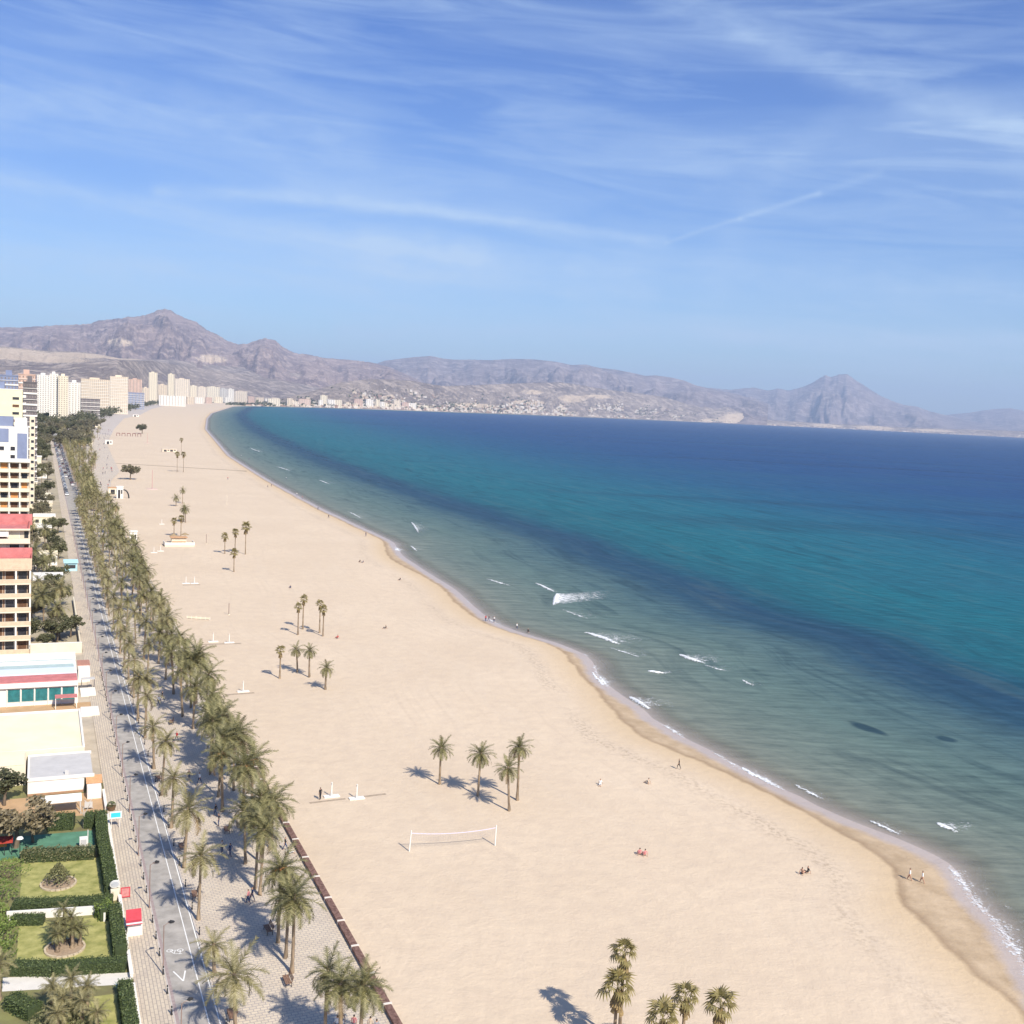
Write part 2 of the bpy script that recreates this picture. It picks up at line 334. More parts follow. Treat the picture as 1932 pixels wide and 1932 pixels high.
    t.l.new(tr.outputs[0], mx.inputs[1]); t.l.new(mg.outputs[0], mx.inputs[2]); t.l.new(mx.outputs[0], o.inputs[0])
    return m
def co_x(t, co): n = t.new('ShaderNodeSeparateXYZ'); t.l.new(co, n.inputs[0]); return n.outputs[0]
def co_y(t, co): n = t.new('ShaderNodeSeparateXYZ'); t.l.new(co, n.inputs[0]); return n.outputs[1]
OFFS = [-3, -1, 0, 1, 2.5, 4.5, 7, 10, 14, 19, 25, 32, 40, 50, 60, 70, 80, 92, 105, 120, 140, 170, 210, 270, 350, 450, 600, 850, 1300, 2200, 4000, 7500, 12000, 18000]
sea = struct(dmesh('sea', lambda q, ts: OFFS, lambda o: SEA, sea_material()))
# ---- ground sheet below everything on the land side, out to the far hills
LOFF = [-22000, -12000, -7000, -4000, -2200, -1200, -700, -400, -220, -120, -60, -10]
def ground_z(o): return -.08 if o < -60 else -.08 - .7 * (o + 60) / 50 
gm = mat('dry_earth', (.27, .215, .15), var=.3, scale=.02, c2=(.20, .19, .11))
struct(dmesh('ground', lambda q, ts: LOFF, lambda o: -.08 if o < -60 else -1.4, gm))
# ------------------------------------------------------------------ paving, road, kerbs
def paving_material(name, ca, cb, cj, bw, bh, rot):
    m = bpy.data.materials.new(name); m.use_nodes = True; t = NT(m.node_tree); t.n.clear()
    b = t.new('ShaderNodeBsdfPrincipled'); o = t.new('ShaderNodeOutputMaterial'); t.l.new(b.outputs[0], o.inputs[0])
    co = t.new('ShaderNodeTexCoord').outputs['Object']
    mp = t.new('ShaderNodeMapping'); t.l.new(co, mp.inputs[0]); mp.inputs['Rotation'].default_value = (0, 0, rot)
    br = t.new('ShaderNodeTexBrick'); t.l.new(mp.outputs[0], br.inputs[0]); br.inputs['Scale'].default_value = 1.
    br.inputs['Color1'].default_value = (*ca, 1); br.inputs['Color2'].default_value = (*cb, 1); br.inputs['Mortar'].default_value = (*cj, 1)
    br.inputs['Mortar Size'].default_value = .11 * bh; br.inputs['Brick Width'].default_value = bw; br.inputs['Row Height'].default_value = bh; br.inputs['Mortar Smooth'].default_value = .3
    dirt = t.noise(co, .25, 5, .6)
    col = t.mix(t.m('MULTIPLY', t.rng(dirt, .45, .75), .35), br.outputs[0], (.33, .27, .22))
    t.l.new(col, b.inputs['Base Color']); b.inputs['Roughness'].default_value = .8; b.inputs['Specular IOR Level'].default_value = .25
    bn = t.new('ShaderNodeBump'); bn.inputs['Strength'].default_value = .4; bn.inputs['Distance'].default_value = .02; bn.invert = True
    t.l.new(br.outputs['Fac'], bn.inputs['Height']); t.l.new(bn.outputs[0], b.inputs['Normal'])
    return m
SVN = srange(-60, 1300, 4., 10.)
ZP = .12
pav1 = paving_material('walkway_paving', (.58, .49, .37), (.50, .42, .33), (.31, .265, .235), .9, .34, R(66.4) + 0)
pav2 = paving_material('promenade_paving', (.60, .51, .39), (.53, .45, .355), (.36, .31, .285), .62, .42, R(-23.6))
roadm = mat('worn_asphalt', (.31, .285, .255), rough=.85, var=.13, scale=.6, c2=(.37, .34, .305), bump=.2, bscale=30)
whitep = mat('white_paint', (.74, .73, .70), var=.06, rough=.6)
rr = lambda q: 2.75 if q < 430 else 2.75 + min(2.6, (q - 430) * .03)
struct(MB().strip(SVN, lambda q: -1.05, rr, .004).build('road', roadm))
struct(MB().strip(SVN, lambda q: -4.0, lambda q: -1.05, ZP).build('pavement', pav1))
struct(MB().strip(SVN, rr, lambda q: edge(q) if q > 100 else 17.2, ZP).build('promenade', pav2))
struct(MB().strip(srange(1300, 4600, 20., 60.), lambda q: edge(q) - 75, lambda q: edge(q), .05).build('plaza', mat('plaza_paving', (.47, .41, .36), var=.1, scale=.1)))
kerb = MB()
for a, b_ in ((lambda q: -1.17, lambda q: -1.03), (lambda q: rr(q) - .02, lambda q: rr(q) + .12)):
    kerb.strip(SVN, a, b_, ZP + .012)
kerb.strip(SVN, lambda q: -1.03, lambda q: -1.0301, ZP + .012)
kb = MB()
for q0, q1 in zip(SVN, SVN[1:]):
    for tt in (-1.03, None):
        ta, tb = (tt, tt) if tt is not None else (rr(q0) - .02, rr(q1) - .02)
        kb.face([W(q0, ta, 0), W(q1, tb, 0), W(q1, tb, ZP + .012), W(q0, ta, ZP + .012)])
kerbm = mat('kerb_stone', (.47, .42, .38), var=.12)
struct(kerb.build('kerb', kerbm)); struct(kb.build('kerb', kerbm))
struct(MB().strip(SVN, lambda q: -1.02, lambda q: -.72, .010).build('gutter', mat('pink_gutter', (.32, .255, .245), var=.15, scale=3)))
mk = MB()
mk.strip([q for q in SVN if q < 430], lambda q: 1.66, lambda q: 1.76, .012)
mk.strip([q for q in SVN if q < 430], lambda q: 2.57, lambda q: 2.70, .012)
struct(mk.build('road_marking', whitep))
bike = MB()
def flat_ring(mb, s, t, r, wd, z, n=18):
    for k in range(n):
        a, b_ = 2 * math.pi * k / n, 2 * math.pi * (k + 1) / n
        mb.face([W(s + (r + q) * math.sin(x), t + (r + q) * math.cos(x), z) for q, x in ((0, a), (wd, a), (wd, b_), (0, b_))])
def flat_line(mb, a, b_, wd, z):
    pa, pb = W(*a, z), W(*b_, z); d = (pb - pa).normalized(); nn = Vector((-d.y, d.x, 0)) * wd / 2
    mb.face([pa - nn, pb - nn, pb + nn, pa + nn])
bs, bt = (5.1,-0.2); bs2, bt2 = (4.9,0.8)
flat_ring(bike, bs, bt, .24, .08, .014); flat_ring(bike, bs2, bt2, .24, .08, .014)
for a, b_ in (((bs, bt), (bs - .05, bt + .55)), ((bs - .05, bt + .55), (bs2, bt2)), ((bs, bt), (bs - .75, bt + .35)), ((bs - .75, bt + .35), (bs - .05, bt + .55)), ((bs - .75, bt + .35), (bs2 - .7, bt2 - .1)), ((bs2 - .7, bt2 - .1), (bs2, bt2)), ((bs2 - .75, bt2 - .25), (bs2 - .75, bt2 + .1))):
    flat_line(bike, a, b_, .08, .016)
struct(bike.build('road_marking', whitep))
vm = MB(); va, vb, vc = (0.9,-0.3), (-1.2,0.4), (0.7,0.8)
flat_line(vm, va, vb, .14, .014); flat_line(vm, vc, vb, .14, .015)
struct(vm.build('road_marking', whitep))
mh = MB()
for q in ((11.3,0.6), (27.0,0.5)):
    p = W(*q, .012); mh.disc(p.x, p.y, p.z, .38, 14)
struct(mh.build('manhole_cover', mat('cast_iron', (.11, .10, .10))))
#@@PART2
# ------------------------------------------------------------------ far terrain, in polar strips round the bay
def hill_material(name, c1, c2, rock, scale):
    m = bpy.data.materials.new(name); m.use_nodes = True; t = NT(m.node_tree); t.n.clear()
    b = t.new('ShaderNodeBsdfPrincipled'); o = t.new('ShaderNodeOutputMaterial'); t.l.new(b.outputs[0], o.inputs[0])
    co = t.new('ShaderNodeTexCoord').outputs['Object']; bare = att(t, 'bare')
    st = t.v('MULTIPLY', co, (1., 1., 2.5))
    n1 = t.noise(st, scale, 6, .62); n2 = t.noise(st, scale * 5, 5, .65); n3 = t.noise(st, scale * 26, 5, .75)
    col = t.mix(t.rng(n1, .36, .64), c1, c2)
    col = t.mix(t.m('MULTIPLY', t.rng(n2, .48, .60), .75), col, rock)
    col = t.mix(t.m('MULTIPLY', t.rng(n3, .50, .62), .38), col, tuple(x * .5 for x in c1))
    bb = t.m('ADD', bare, t.m('MULTIPLY', t.m('SUBTRACT', n3, .5), .9))
    col = t.mix(t.rng(bb, .42, .62), col, t.mix(t.rng(n3, .35, .65), (.68, .52, .37), (.86, .69, .52)))
    t.l.new(col, b.inputs['Base Color']); b.inputs['Roughness'].default_value = 1.; b.inputs['Specular IOR Level'].default_value = 0.
    bn = t.new('ShaderNodeBump'); bn.inputs['Strength'].default_value = 1.; bn.inputs['Distance'].default_value = 110.
    t.l.new(t.noise(st, scale * 8, 6, .65), bn.inputs['Height']); t.l.new(bn.outputs[0], b.inputs['Normal'])
    return m
def ridge(name, sky_pts, rfun, foot, back, m, gull=.16, fr=9., bare=(), na=260, nr=34, pw=1.25, seed=0., ext=.25):
    a0, a1 = sky_pts[0][0], sky_pts[-1][0]
    v = []; f = []; ba = []
    for i in range(na + 1):
        az_ = a0 + (a1 - a0) * i / na; te = lerp(az_, sky_pts); rr_ = rfun(az_)
        zt = max(2., H + te * rr_)
        for j in range(nr + 1):
            u = j / nr
            if u <= .7:
                w_ = min(1., u / .7); r_ = rr_ - foot + foot * w_; z = zt * w_ ** pw
                g = noise.fractal((az_ * fr * 3.2 + seed + .5 * noise.noise((az_ * 25, w_ * 4, 7.)), w_ * 2.6 + .9 * noise.noise((az_ * 20, w_ * 2, seed)), seed), .85, 2.1, 7)
                g2 = 1 - 2 * abs(noise.noise((az_ * fr * 6. + .6 * noise.noise((az_ * 60, w_ * 3., 2.)) + seed, w_ * .9, seed + 3.)))
                z += zt * gull * (g * 1.35 + g2 * .45) * (4 * w_ * (1 - w_)) ** .8 * (1 - w_ ** 5)
                z += zt * .012 * noise.noise((az_ * 420, seed, 1.)) * w_
            else:
                w_ = min(1., (u - .7) / .3); r_ = rr_ + back * w_; z = zt * (1 - w_) ** 1.2
            v.append((r_ * math.sin(az_), r_ * math.cos(az_), max(z - 1., -1.0)))
            b_ = 0.
            for (ba_, be, wa, we) in bare:
                el_ = (z - H) / r_
                q = ((az_ - ba_) / wa) ** 2 + ((el_ - be) / we) ** 2
                b_ = max(b_, math.exp(-q) * 1.0)
            ba.append(b_)
    for i in range(na):
        for j in range(nr):
            k = i * (nr + 1) + j; f.append((k, k + nr + 1, k + nr + 2, k + 1))
    me = bpy.data.meshes.new(name); me.from_pydata(v, [], f); me.update(); me.materials.append(m)
    at = me.attributes.new('bare', 'FLOAT', 'POINT'); at.data.foreach_set('value', ba)
    me.polygons.foreach_set('use_smooth', [True] * len(me.polygons))
    return struct(link(name, me))
hm1 = hill_material('mountain_rock', (.225, .165, .165), (.43, .315, .275), (.60, .46, .39), .0011)
hm2 = hill_material('scrub_hills', (.265, .210, .190), (.45, .36, .30), (.70, .57, .47), .0016)
hm3 = hill_material('far_mountain_rock', (.17, .135, .135), (.31, .24, .225), (.48, .39, .36), .0008)
L1 = [(-0.4895,0.0402), (-0.4432,0.0461), (-0.4285,0.0467), (-0.4132,0.0490), (-0.3981,0.0512), (-0.3824,0.0529), (-0.3740,0.0542), (-0.3669,0.0574), (-0.3564,0.0595), (-0.3479,0.0606), (-0.3445,0.0626), (-0.3393,0.0621), (-0.3316,0.0643), (-0.3252,0.0668), (-0.3187,0.0700), (-0.3139,0.0717), (-0.3091,0.0705), (-0.3033,0.0672), (-0.2967,0.0643), (-0.2877,0.0620), (-0.2787,0.0557), (-0.2687,0.0518), (-0.2605,0.0470), (-0.2514,0.0448), (-0.2446,0.0457), (-0.2365,0.0492), (-0.2287,0.0516), (-0.2195,0.0500), (-0.2124,0.0444), (-0.2016,0.0399), (-0.1913,0.0395), (-0.1758,0.0371), (-0.1584,0.0369), (-0.1456,0.0364), (-0.1322,0.0353), (-0.1153,0.0314), (-0.0959,0.0238), (-0.0713,0.0140)]
ridge('mountain', L1, lambda a: 16500., 6200., 2500., hm1, gull=.20, fr=9., seed=1.3, bare=[(*(-0.3501,0.0398), .013, .0038), (*(-0.2741,0.0304), .016, .0042)], na=420, nr=56)
L3 = [(-0.1627,0.0260), (-0.1322,0.0343), (-0.1218,0.0387), (-0.1071,0.0414), (-0.0952,0.0435), (-0.0809,0.0452), (-0.0697,0.0434), (-0.0591,0.0430), (-0.0413,0.0439), (-0.0258,0.0442), (-0.0080,0.0464), (0.0128,0.0471), (0.0341,0.0458), (0.0473,0.0435), (0.0608,0.0446), (0.0715,0.0421), (0.0865,0.0413), (0.1015,0.0391), (0.1145,0.0367), (0.1236,0.0375), (0.1384,0.0362), (0.1499,0.0339), (0.1606,0.0300), (0.1739,0.0276), (0.1972,0.0237), (0.2255,0.0165)]
ridge('mountain', L3, lambda a: 24000., 8500., 3000., hm3, gull=.20, fr=8., seed=4.1, na=300, nr=34)
L4 = [(0.1503,0.0201), (0.1739,0.0276), (0.1900,0.0265), (0.2010,0.0281), (0.2112,0.0295), (0.2247,0.0274), (0.2328,0.0296), (0.2430,0.0282), (0.2541,0.0319), (0.2620,0.0359), (0.2684,0.0404), (0.2722,0.0432), (0.2769,0.0414), (0.2803,0.0427), (0.2838,0.0442), (0.2913,0.0445), (0.2960,0.0408), (0.3062,0.0348), (0.3177,0.0282), (0.3285,0.0231), (0.3396,0.0200), (0.3504,0.0189), (0.3609,0.0155), (0.3730,0.0130), (0.3929,0.0090), (0.4219,0.0052)]
ridge('mountain', L4, lambda a: 31000., 9500., 3000., hm3, gull=.20, fr=10., seed=8.4, na=300, nr=40, pw=1.5)
L5 = [(0.3554,0.0044), (0.3730,0.0130), (0.3821,0.0147), (0.3923,0.0161), (0.4045,0.0189), (0.4121,0.0203), (0.4234,0.0213), (0.4336,0.0195), (0.4567,0.0165), (0.4914,0.0147)]
ridge('mountain', L5, lambda a: 36000., 9000., 2500., hm3, gull=.12, fr=9., seed=2.7, na=140, nr=26)
R2 = [((-0.3519,-0.0147)[0], 9800.), ((-0.3172,-0.0130)[0], 11500.), ((-0.2409,-0.0093)[0], 13200.), ((-0.1663,-0.0075)[0], 14200.), ((-0.1043,-0.0054)[0], 15000.)]
R2b = [((-0.3519,-0.0147)[0], 7400.), ((-0.3260,-0.0134)[0], 9000.), ((-0.2906,-0.0117)[0], 10600.), ((-0.2409,-0.0093)[0], 11300.), ((-0.1331,-0.0059)[0], 12300.)]
L2 = [(-0.4895,0.0283), (-0.4431,0.0312), (-0.4332,0.0310), (-0.4183,0.0303), (-0.4028,0.0300), (-0.3821,0.0309), (-0.3666,0.0297), (-0.3504,0.0271), (-0.3288,0.0275), (-0.3048,0.0286), (-0.2825,0.0262), (-0.2554,0.0255), (-0.2234,0.0245), (-0.2001,0.0225), (-0.1648,0.0183), (-0.1449,0.0193), (-0.1244,0.0185), (-0.1050,0.0123)]
ridge('hills', L2, lambda a: lerp(a, R2), 3400., 1500., hm2, gull=.16, fr=10., seed=5.5, bare=[(*(-0.4331,0.0245), .045, .006), (*(-0.4109,0.0224), .045, .004), (*(-0.3821,0.0269), .03, .0025), (*(-0.3482,0.0263), .02, .0012), (*(-0.2551,0.0125), .012, .002)], na=260, nr=34)
L2b = [(-0.4895,0.0114), (-0.4430,0.0142), (-0.4190,0.0166), (-0.3924,0.0196), (-0.3716,0.0226), (-0.3504,0.0249), (-0.3236,0.0260), (-0.2958,0.0231), (-0.2644,0.0203), (-0.2278,0.0168), (-0.1999,0.0136), (-0.1621,0.0080), (-0.1334,0.0046)]
ridge('hills', L2b, lambda a: lerp(a, R2b), 1900., 1200., hm2, gull=.12, fr=12., seed=9.1, na=220, nr=26)
L6 = [(-0.2409,-0.0079), (-0.2134,-0.0013), (-0.1995,0.0027), (-0.1810,0.0084), (-0.1623,0.0156), (-0.1449,0.0189), (-0.1316,0.0205), (-0.1116,0.0211), (-0.0981,0.0208), (-0.0875,0.0195), (-0.0691,0.0175), (-0.0474,0.0191), (-0.0247,0.0212), (0.0139,0.0246), (0.0395,0.0263), (0.0590,0.0244), (0.0799,0.0217), (0.1098,0.0196), (0.1319,0.0178), (0.1546,0.0122), (0.1652,0.0098), (0.1723,0.0100), (0.1794,0.0086), (0.1896,0.0117), (0.1982,0.0081), (0.2078,0.0048), (0.2177,0.0020), (0.2312,0.0013), (0.2495,0.0013), (0.2632,0.0010), (0.2767,0.0008), (0.3035,0.0012), (0.3342,0.0010), (0.3642,0.0012), (0.4018,0.0019), (0.4579,0.0031)]
R6 = [((-0.2409,-0.0093)[0], 7300.), ((-0.1663,-0.0075)[0], 8900.), ((-0.0681,-0.0051)[0], 10900.), ((0.0121,-0.0050)[0], 13100.), ((0.1088,-0.0035)[0], 15500.), ((0.1906,-0.0037)[0], 17200.), ((0.2946,0.0012)[0], 18700.), ((0.4579,0.0031)[0], 20500.)]
ridge('hills', L6, lambda a: lerp(a, R6), 1300., 1200., hm2, gull=.22, fr=13., seed=3.3, na=330, nr=30, pw=1.1,
      bare=[(*(0.1997,0.0001), .022, .0075), (*(0.1778,-0.0024), .014, .003), (*(0.0500,0.0119), .016, .004), (*(0.0115,0.0061), .02, .003), (*(0.0134,0.0159), .012, .0025), (*(0.0740,0.0150), .018, .002), (*(0.2769,-0.0011), .016, .0016), (*(0.3169,-0.0008), .02, .0018), (*(0.3644,-0.0006), .02, .0012), (*(-0.0369,0.0013), .03, .0025)])
# pale strand along the far coast
fs = MB()
SF = [q for q in SV if 6500 < q]
for q0, q1 in zip(SF, SF[1:]):
    w0, w1 = (24 + q0 * .003), (24 + q1 * .003)
    fs.face([W(q0, shore(q0) - w0, .4), W(q0, shore(q0) + 2, .2), W(q1, shore(q1) + 2, .2), W(q1, shore(q1) - w1, .4)])
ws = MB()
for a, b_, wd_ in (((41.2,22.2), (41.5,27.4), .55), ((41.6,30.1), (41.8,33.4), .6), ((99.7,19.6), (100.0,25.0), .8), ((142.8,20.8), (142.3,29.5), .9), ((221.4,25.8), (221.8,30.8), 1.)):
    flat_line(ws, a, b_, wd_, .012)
struct(ws.build('dark_strips', mat('dark_streak', (.36, .28, .205), var=.15, scale=2)))  # thin darker strips laid flat on the sand near the showers
struct(fs.build('far_beach', mat('pale_strand', (.60, .53, .45), var=.1, scale=.01)))
# ------------------------------------------------------------------ haze
hz = MB().box(-42000, 42000, -3000, 42000, -3., 1620.).build('haze', [])
hzm = bpy.data.materials.new('haze'); hzm.use_nodes = True; t = NT(hzm.node_tree); t.n.clear()
pv = t.new('ShaderNodeVolumePrincipled'); pv.inputs['Color'].default_value = (.585, .73, 1., 1); pv.inputs['Density'].default_value = 4.0e-5
pv.inputs['Anisotropy'].default_value = 0.
t.l.new(pv.outputs[0], t.new('ShaderNodeOutputMaterial').inputs['Volume']); hz.data.materials.append(hzm); struct(hz, 'stuff')
# ------------------------------------------------------------------ palms
bark = mat('palm_bark', (.20, .145, .095), var=.35, scale=6., c2=(.27, .20, .14), bump=.8, bscale=14., objrand=.15)
LV = {'kerb': leafmat('frond_olive', (.195, .174, .078), (.36, .320, .170), .25, .16), 'sea': leafmat('frond_green', (.120, .118, .048), (.285, .258, .122), .22, .16),
      'dead': leafmat('frond_dry', (.22, .15, .075), (.33, .25, .14), .15, .15)}
fruitm = mat('date_stalk', (.34, .15, .05), var=.3, scale=8)
def frond_mesh(name, L, droop, m, seed, pairs=21):
    r = random.Random(seed); mb = MB(); pts = []; a = 0.; x = z = 0.; n = 7
    for k in range(n + 1):
        pts.append(Vector((x, 0, z))); u = k / n; a = -droop * u ** 1.2; x += math.cos(a) * L / n; z += math.sin(a) * L / n
    def P(u):
        q = min(u * n, n - 1e-4); i = int(q); return pts[i].lerp(pts[i + 1], q - i), (pts[i + 1] - pts[i]).normalized()
    for k in range(5):
        p0, d0 = P(k / 5); p1, d1 = P((k + 1) / 5 if k < 4 else .999); w0, w1 = .055 * (1 - k / 5.5), .055 * (1 - (k + 1) / 5.5)
        mb.face([p0 + Vector((0, w0, 0)), p0 - Vector((0, w0, 0)), p1 - Vector((0, w1, 0)), p1 + Vector((0, w1, 0))])
    for sgn in (-1, 1):
        for k in range(pairs):
            u = .12 + .87 * k / (pairs - 1); p, d = P(u); ln = L * (.23 * math.sin(math.pi * (.12 + .80 * u)) + .035) * r.uniform(.85, 1.15)
            side = Vector((0, sgn, 0)); upv = Vector((-d.z, 0, d.x))
            tip = p + side * ln * .80 + d * ln * .58 + upv * ln * r.uniform(-.25, .28)
            b = d * (.0195 * L)
            mb.face([p - b, p + b, tip])
    return mb.mesh(name, m)
FR = {}
for kind in ('kerb', 'sea', 'dead'):
    FR[kind] = [frond_mesh('frond', 2.7, dr, LV[kind], 11 + k) for k, dr in enumerate((.35, .75, 1.15, 1.6))]
def trunk_mesh(bend, seed, r0=.175, r1=.135):
    mb = MB(); pts = []; rad = []; r = random.Random(seed); n = 12
    for k in range(n + 1):
        u = k / n; pts.append((bend * u * u, .3 * bend * math.sin(u * 2.5), u)); rad.append((r0 + (r1 - r0) * u) * (1.45 - .45 * min(1, u * 6)) * (1 + .07 * (k % 2)) * (1 + (.45 if u > .94 else 0)))
    mb.tube(pts, rad, 7); return mb
TRK = []
for k, b in enumerate((.0, .10, -.12, .22)):
    mb = trunk_mesh(b, k); TRK.append((mb, b))
TRM = [m_.mesh('trunk', bark) for m_, b in TRK]
for me in TRM: me.polygons.foreach_set('use_smooth', [True] * len(me.polygons))
def fr_spec(r, nf, droop_lo=-.62):
    out = []
    for k in range(nf):
        u = (k + .5) / nf; el_ = math.asin(max(-.98, min(.98, 1.0 - (1.0 - math.sin(droop_lo)) * u ** .85))) + r.uniform(-.12, .12)
        out.append((k * 2.39996 + r.uniform(-.2, .2), el_, u, r.uniform(.85, 1.12)))
    return out
def crown_pose(azm, el_, sc):
    return Matrix.Rotation(azm, 4, 'Z') @ Matrix.Rotation(-el_, 4, 'Y') @ Matrix.Diagonal((sc, sc, sc, 1))
CROWN = {}
def joined_crown(kind, seed, nf, cs):
    key = (kind, seed)
    if key not in CROWN:
        r = random.Random(seed); v = []; f = []; mi = []
        for azm, el_, u, sc in fr_spec(r, nf):
            fam = FR['dead'] if (el_ < -.45 and r.random() < .5) else FR[kind]; me = fam[min(3, int((1 - max(0, el_) / 1.5) * 3.2))]; M = crown_pose(azm, el_, sc * cs); b = len(v)
            for q in me.vertices: v.append(tuple(M @ q.co))
            for p in me.polygons: f.append(tuple(b + i for i in p.vertices)); mi.append(0 if fam is not FR['dead'] else 1)
        me = bpy.data.meshes.new('crown'); me.from_pydata(v, [], f); me.update(); me.materials.append(LV[kind]); me.materials.append(LV['dead']); me.polygons.foreach_set('material_index', mi); CROWN[key] = me
    return CROWN[key]
pc = [0]
def date_palm(s, t, h, kind, label, group, detail, cs=1., nf=38, lean=None, z=ZP, fruit=False):
    pc[0] += 1; r = random.Random(pc[0] * 13 + 5)
    root = thing('date_palm', s, t, z, label, 'palm tree', group, rot=0); root.rotation_euler = (r.uniform(-.055, .055), r.uniform(-.055, .055), r.uniform(0, 6.28)); nf = max(22, nf + r.randrange(-9, 7)); cs *= r.uniform(.88, 1.10); h *= r.uniform(.93, 1.08)
    k = r.randrange(4) if detail != 'far' else r.randrange(2)
    bend = (0, .10, -.12, .22)[k]; th = r.uniform(.9, 1.15)
    link('trunk', TRM[k], root, scale=(th, th, h))
    tip = Vector((bend * th, .3 * bend * math.sin(2.5) * th, h - .1))
    if detail == 'near':
        for azm, el_, u, sc in fr_spec(r, nf):
            fam = FR['dead'] if el_ < -.45 and r.random() < .6 else FR[kind]
            me = fam[min(3, int((1 - max(0, el_) / 1.5) * 3.2 + r.uniform(-.6, .6)))]
            o = link('frond', me, root); o.matrix_local = Matrix.Translation(tip) @ crown_pose(azm, el_, sc * cs)
        if fruit:
            fm_ = MB()
            for q in range(7):
                a = q * .9; x, y = math.cos(a), math.sin(a)
                fm_.tube([(0, 0, 0), (.5 * x, .5 * y, .1), (.85 * x, .85 * y, -.45)], [.05, .09, .16], 5)
            o = fm_.build('fruit_stalks', fruitm, root); o.location = tip
    else:
        o = link('crown', joined_crown(kind, r.randrange(3), nf if detail == 'mid' else 30, 1.), root, tip, (0, 0, r.uniform(0, 6)), cs)
    return root
G_K = 'date palms in the row along the road kerb'; G_M = 'date palms along the middle of the promenade'; G_S = 'date palms on the seaward side of the promenade'
KERB = [(-11.8, 3.6, 5.4), (-1.1, 3.3, 3.4), (10.7, 3.3, 7.4), (24.2, 3.4, 7.4), (37.1, 3.3, 7.0), (49.2, 3.3, 7.2), (60.7, 3.3, 6.6), (76, 3.3, 7.2), (86.3, 3.0, 7.3), (86., 4.3, 7.0), (101, 3.4, 7.2), (114, 3.4, 6.8), (124, 3.3, 7.2), (136.6, 3.3, 7.2), (151, 3.4, 6.9), (162, 3.4, 7.2), (178.5, 3.3, 7.)]
KL = {0: 'tall date palm at the lower edge, its crown shadow over the white road line', 1: 'short stocky date palm beside the road next to the painted bicycle symbol', 2: 'date palm by the kerb, third from the bottom, with a wide drooping crown',
      8: 'left trunk of the twin date palms standing close together by the kerb', 9: 'right trunk of the twin date palms standing close together by the kerb'}
for i, (s, t, h) in enumerate(KERB):
    date_palm(s, t, h, 'kerb', KL.get(i, 'pale olive date palm in the kerb row, %s from the bottom of the picture' % ORD[i]), G_K, 'near' if s < 140 else 'mid', cs=1.08 if i != 1 else .88, nf=30)
MID = [(-16.5, 10.4, 6.4), (-3.1, 10.4, 7.6), (-.1, 10.4, 7.0), (3.2, 10.3, 8.2), (14.5, 10.5, 7.6), (16.3, 10.3, 8.3), (23.4, 10.4, 6.6), (40.9, 10.3, 8.4), (46.5, 10.6, 8.), (56., 10.8, 8.), (79.3, 11.2, 8.), (86.7, 10.4, 7.8), (101.8, 10.5, 7.6)]
ML = {0: 'date palm at the bottom edge with its crown overlapping the brown bench wall', 1: 'nearest of the three slim date palm trunks lined up on the promenade', 2: 'middle one of the three slim date palm trunks lined up on the promenade', 3: 'rear one of the three slim date palm trunks lined up on the promenade'}
for i, (s, t, h) in enumerate(MID):
    date_palm(s, t, h, 'sea', ML.get(i, 'date palm in the middle row of the promenade, %s from the bottom' % ORD[i]), G_M, 'near', cs=1.12 if i else .9, nf=34, fruit=i in (3, 7))
SEAP = [(-18.2, 11.4, 7.2), (-18.6, 12.9, 6.9), (23.1, 12.2, 8.2), (26.8, 14.2, 6.4), (35, 11.9, 8.6), (39.8, 14., 7.6), (48.5, 13.0, 8.2), (52., 14.2, 7.8), (59.2, 13.2, 7.8), (62., 11.9, 7.3), (67.4, 12.7, 7.6), (75., 13.5, 7.4), (84., 13.8, 8.2), (91.9, 12.4, 8.2), (94.5, 13.6, 8.8), (105., 13.2, 7.6)]
SL = {0: 'date palm with bent leaves at the bottom edge, left of its twin beside the wall', 1: 'date palm with drooping leaves at the bottom edge, over the bench wall', 14: 'large date palm with a full round crown standing out against the sand', 4: 'date palm with orange fruit stalks under its crown near the sand'}
for i, (s, t, h) in enumerate(SEAP):
    date_palm(s, t, h, 'sea', SL.get(i, 'full green date palm at the sand side of the promenade, %s from the bottom' % ORD[i]), G_S, 'near', cs=1.26 if i > 1 else .92, nf=36, fruit=i in (4, 5, 7))
FARL = 'small date palm in the dense distant belt between the road and the sand'
FARG = 'distant date palms in the belt between road and sand'
q = 189.
while q < 420:
    date_palm(q + rnd.uniform(-1, 1), 3.5 + rnd.uniform(-.3, .4), rnd.uniform(6.3, 7.6), 'kerb', 'pale date palm in the far part of the road kerb row', 'far date palms of the kerb row', 'far', cs=rnd.uniform(1.1, 1.3)); q += 11.5
for t0, st_, ca in ((7.4, 17., 1.0), (10.6, 10.5, 1.05), (13.8, 9.2, 1.15)):
    q = (150. if t0 < 7 else 112.) + t0 * .2
    while q < 420:
        date_palm(q + rnd.uniform(-2.6, 2.6), t0 + rnd.uniform(-1.5, 1.5), rnd.uniform(6.2, 8.8), rnd.choice(('sea', 'kerb', 'kerb') if t0 < 12 else ('sea', 'sea', 'kerb')), *{7.4: ('date palm between the kerb row and the middle row, far up the promenade', 'far date palms beside the kerb row'), 10.6: ('date palm of the middle promenade row, far up where the crowns merge', 'far date palms of the middle row'), 13.8: ('date palm at the sand side of the promenade, far up where the crowns merge', 'far date palms of the seaward row')}[t0], 'far', cs=ca * rnd.uniform(.9, 1.12)); q += st_ + (q - 112) * .012
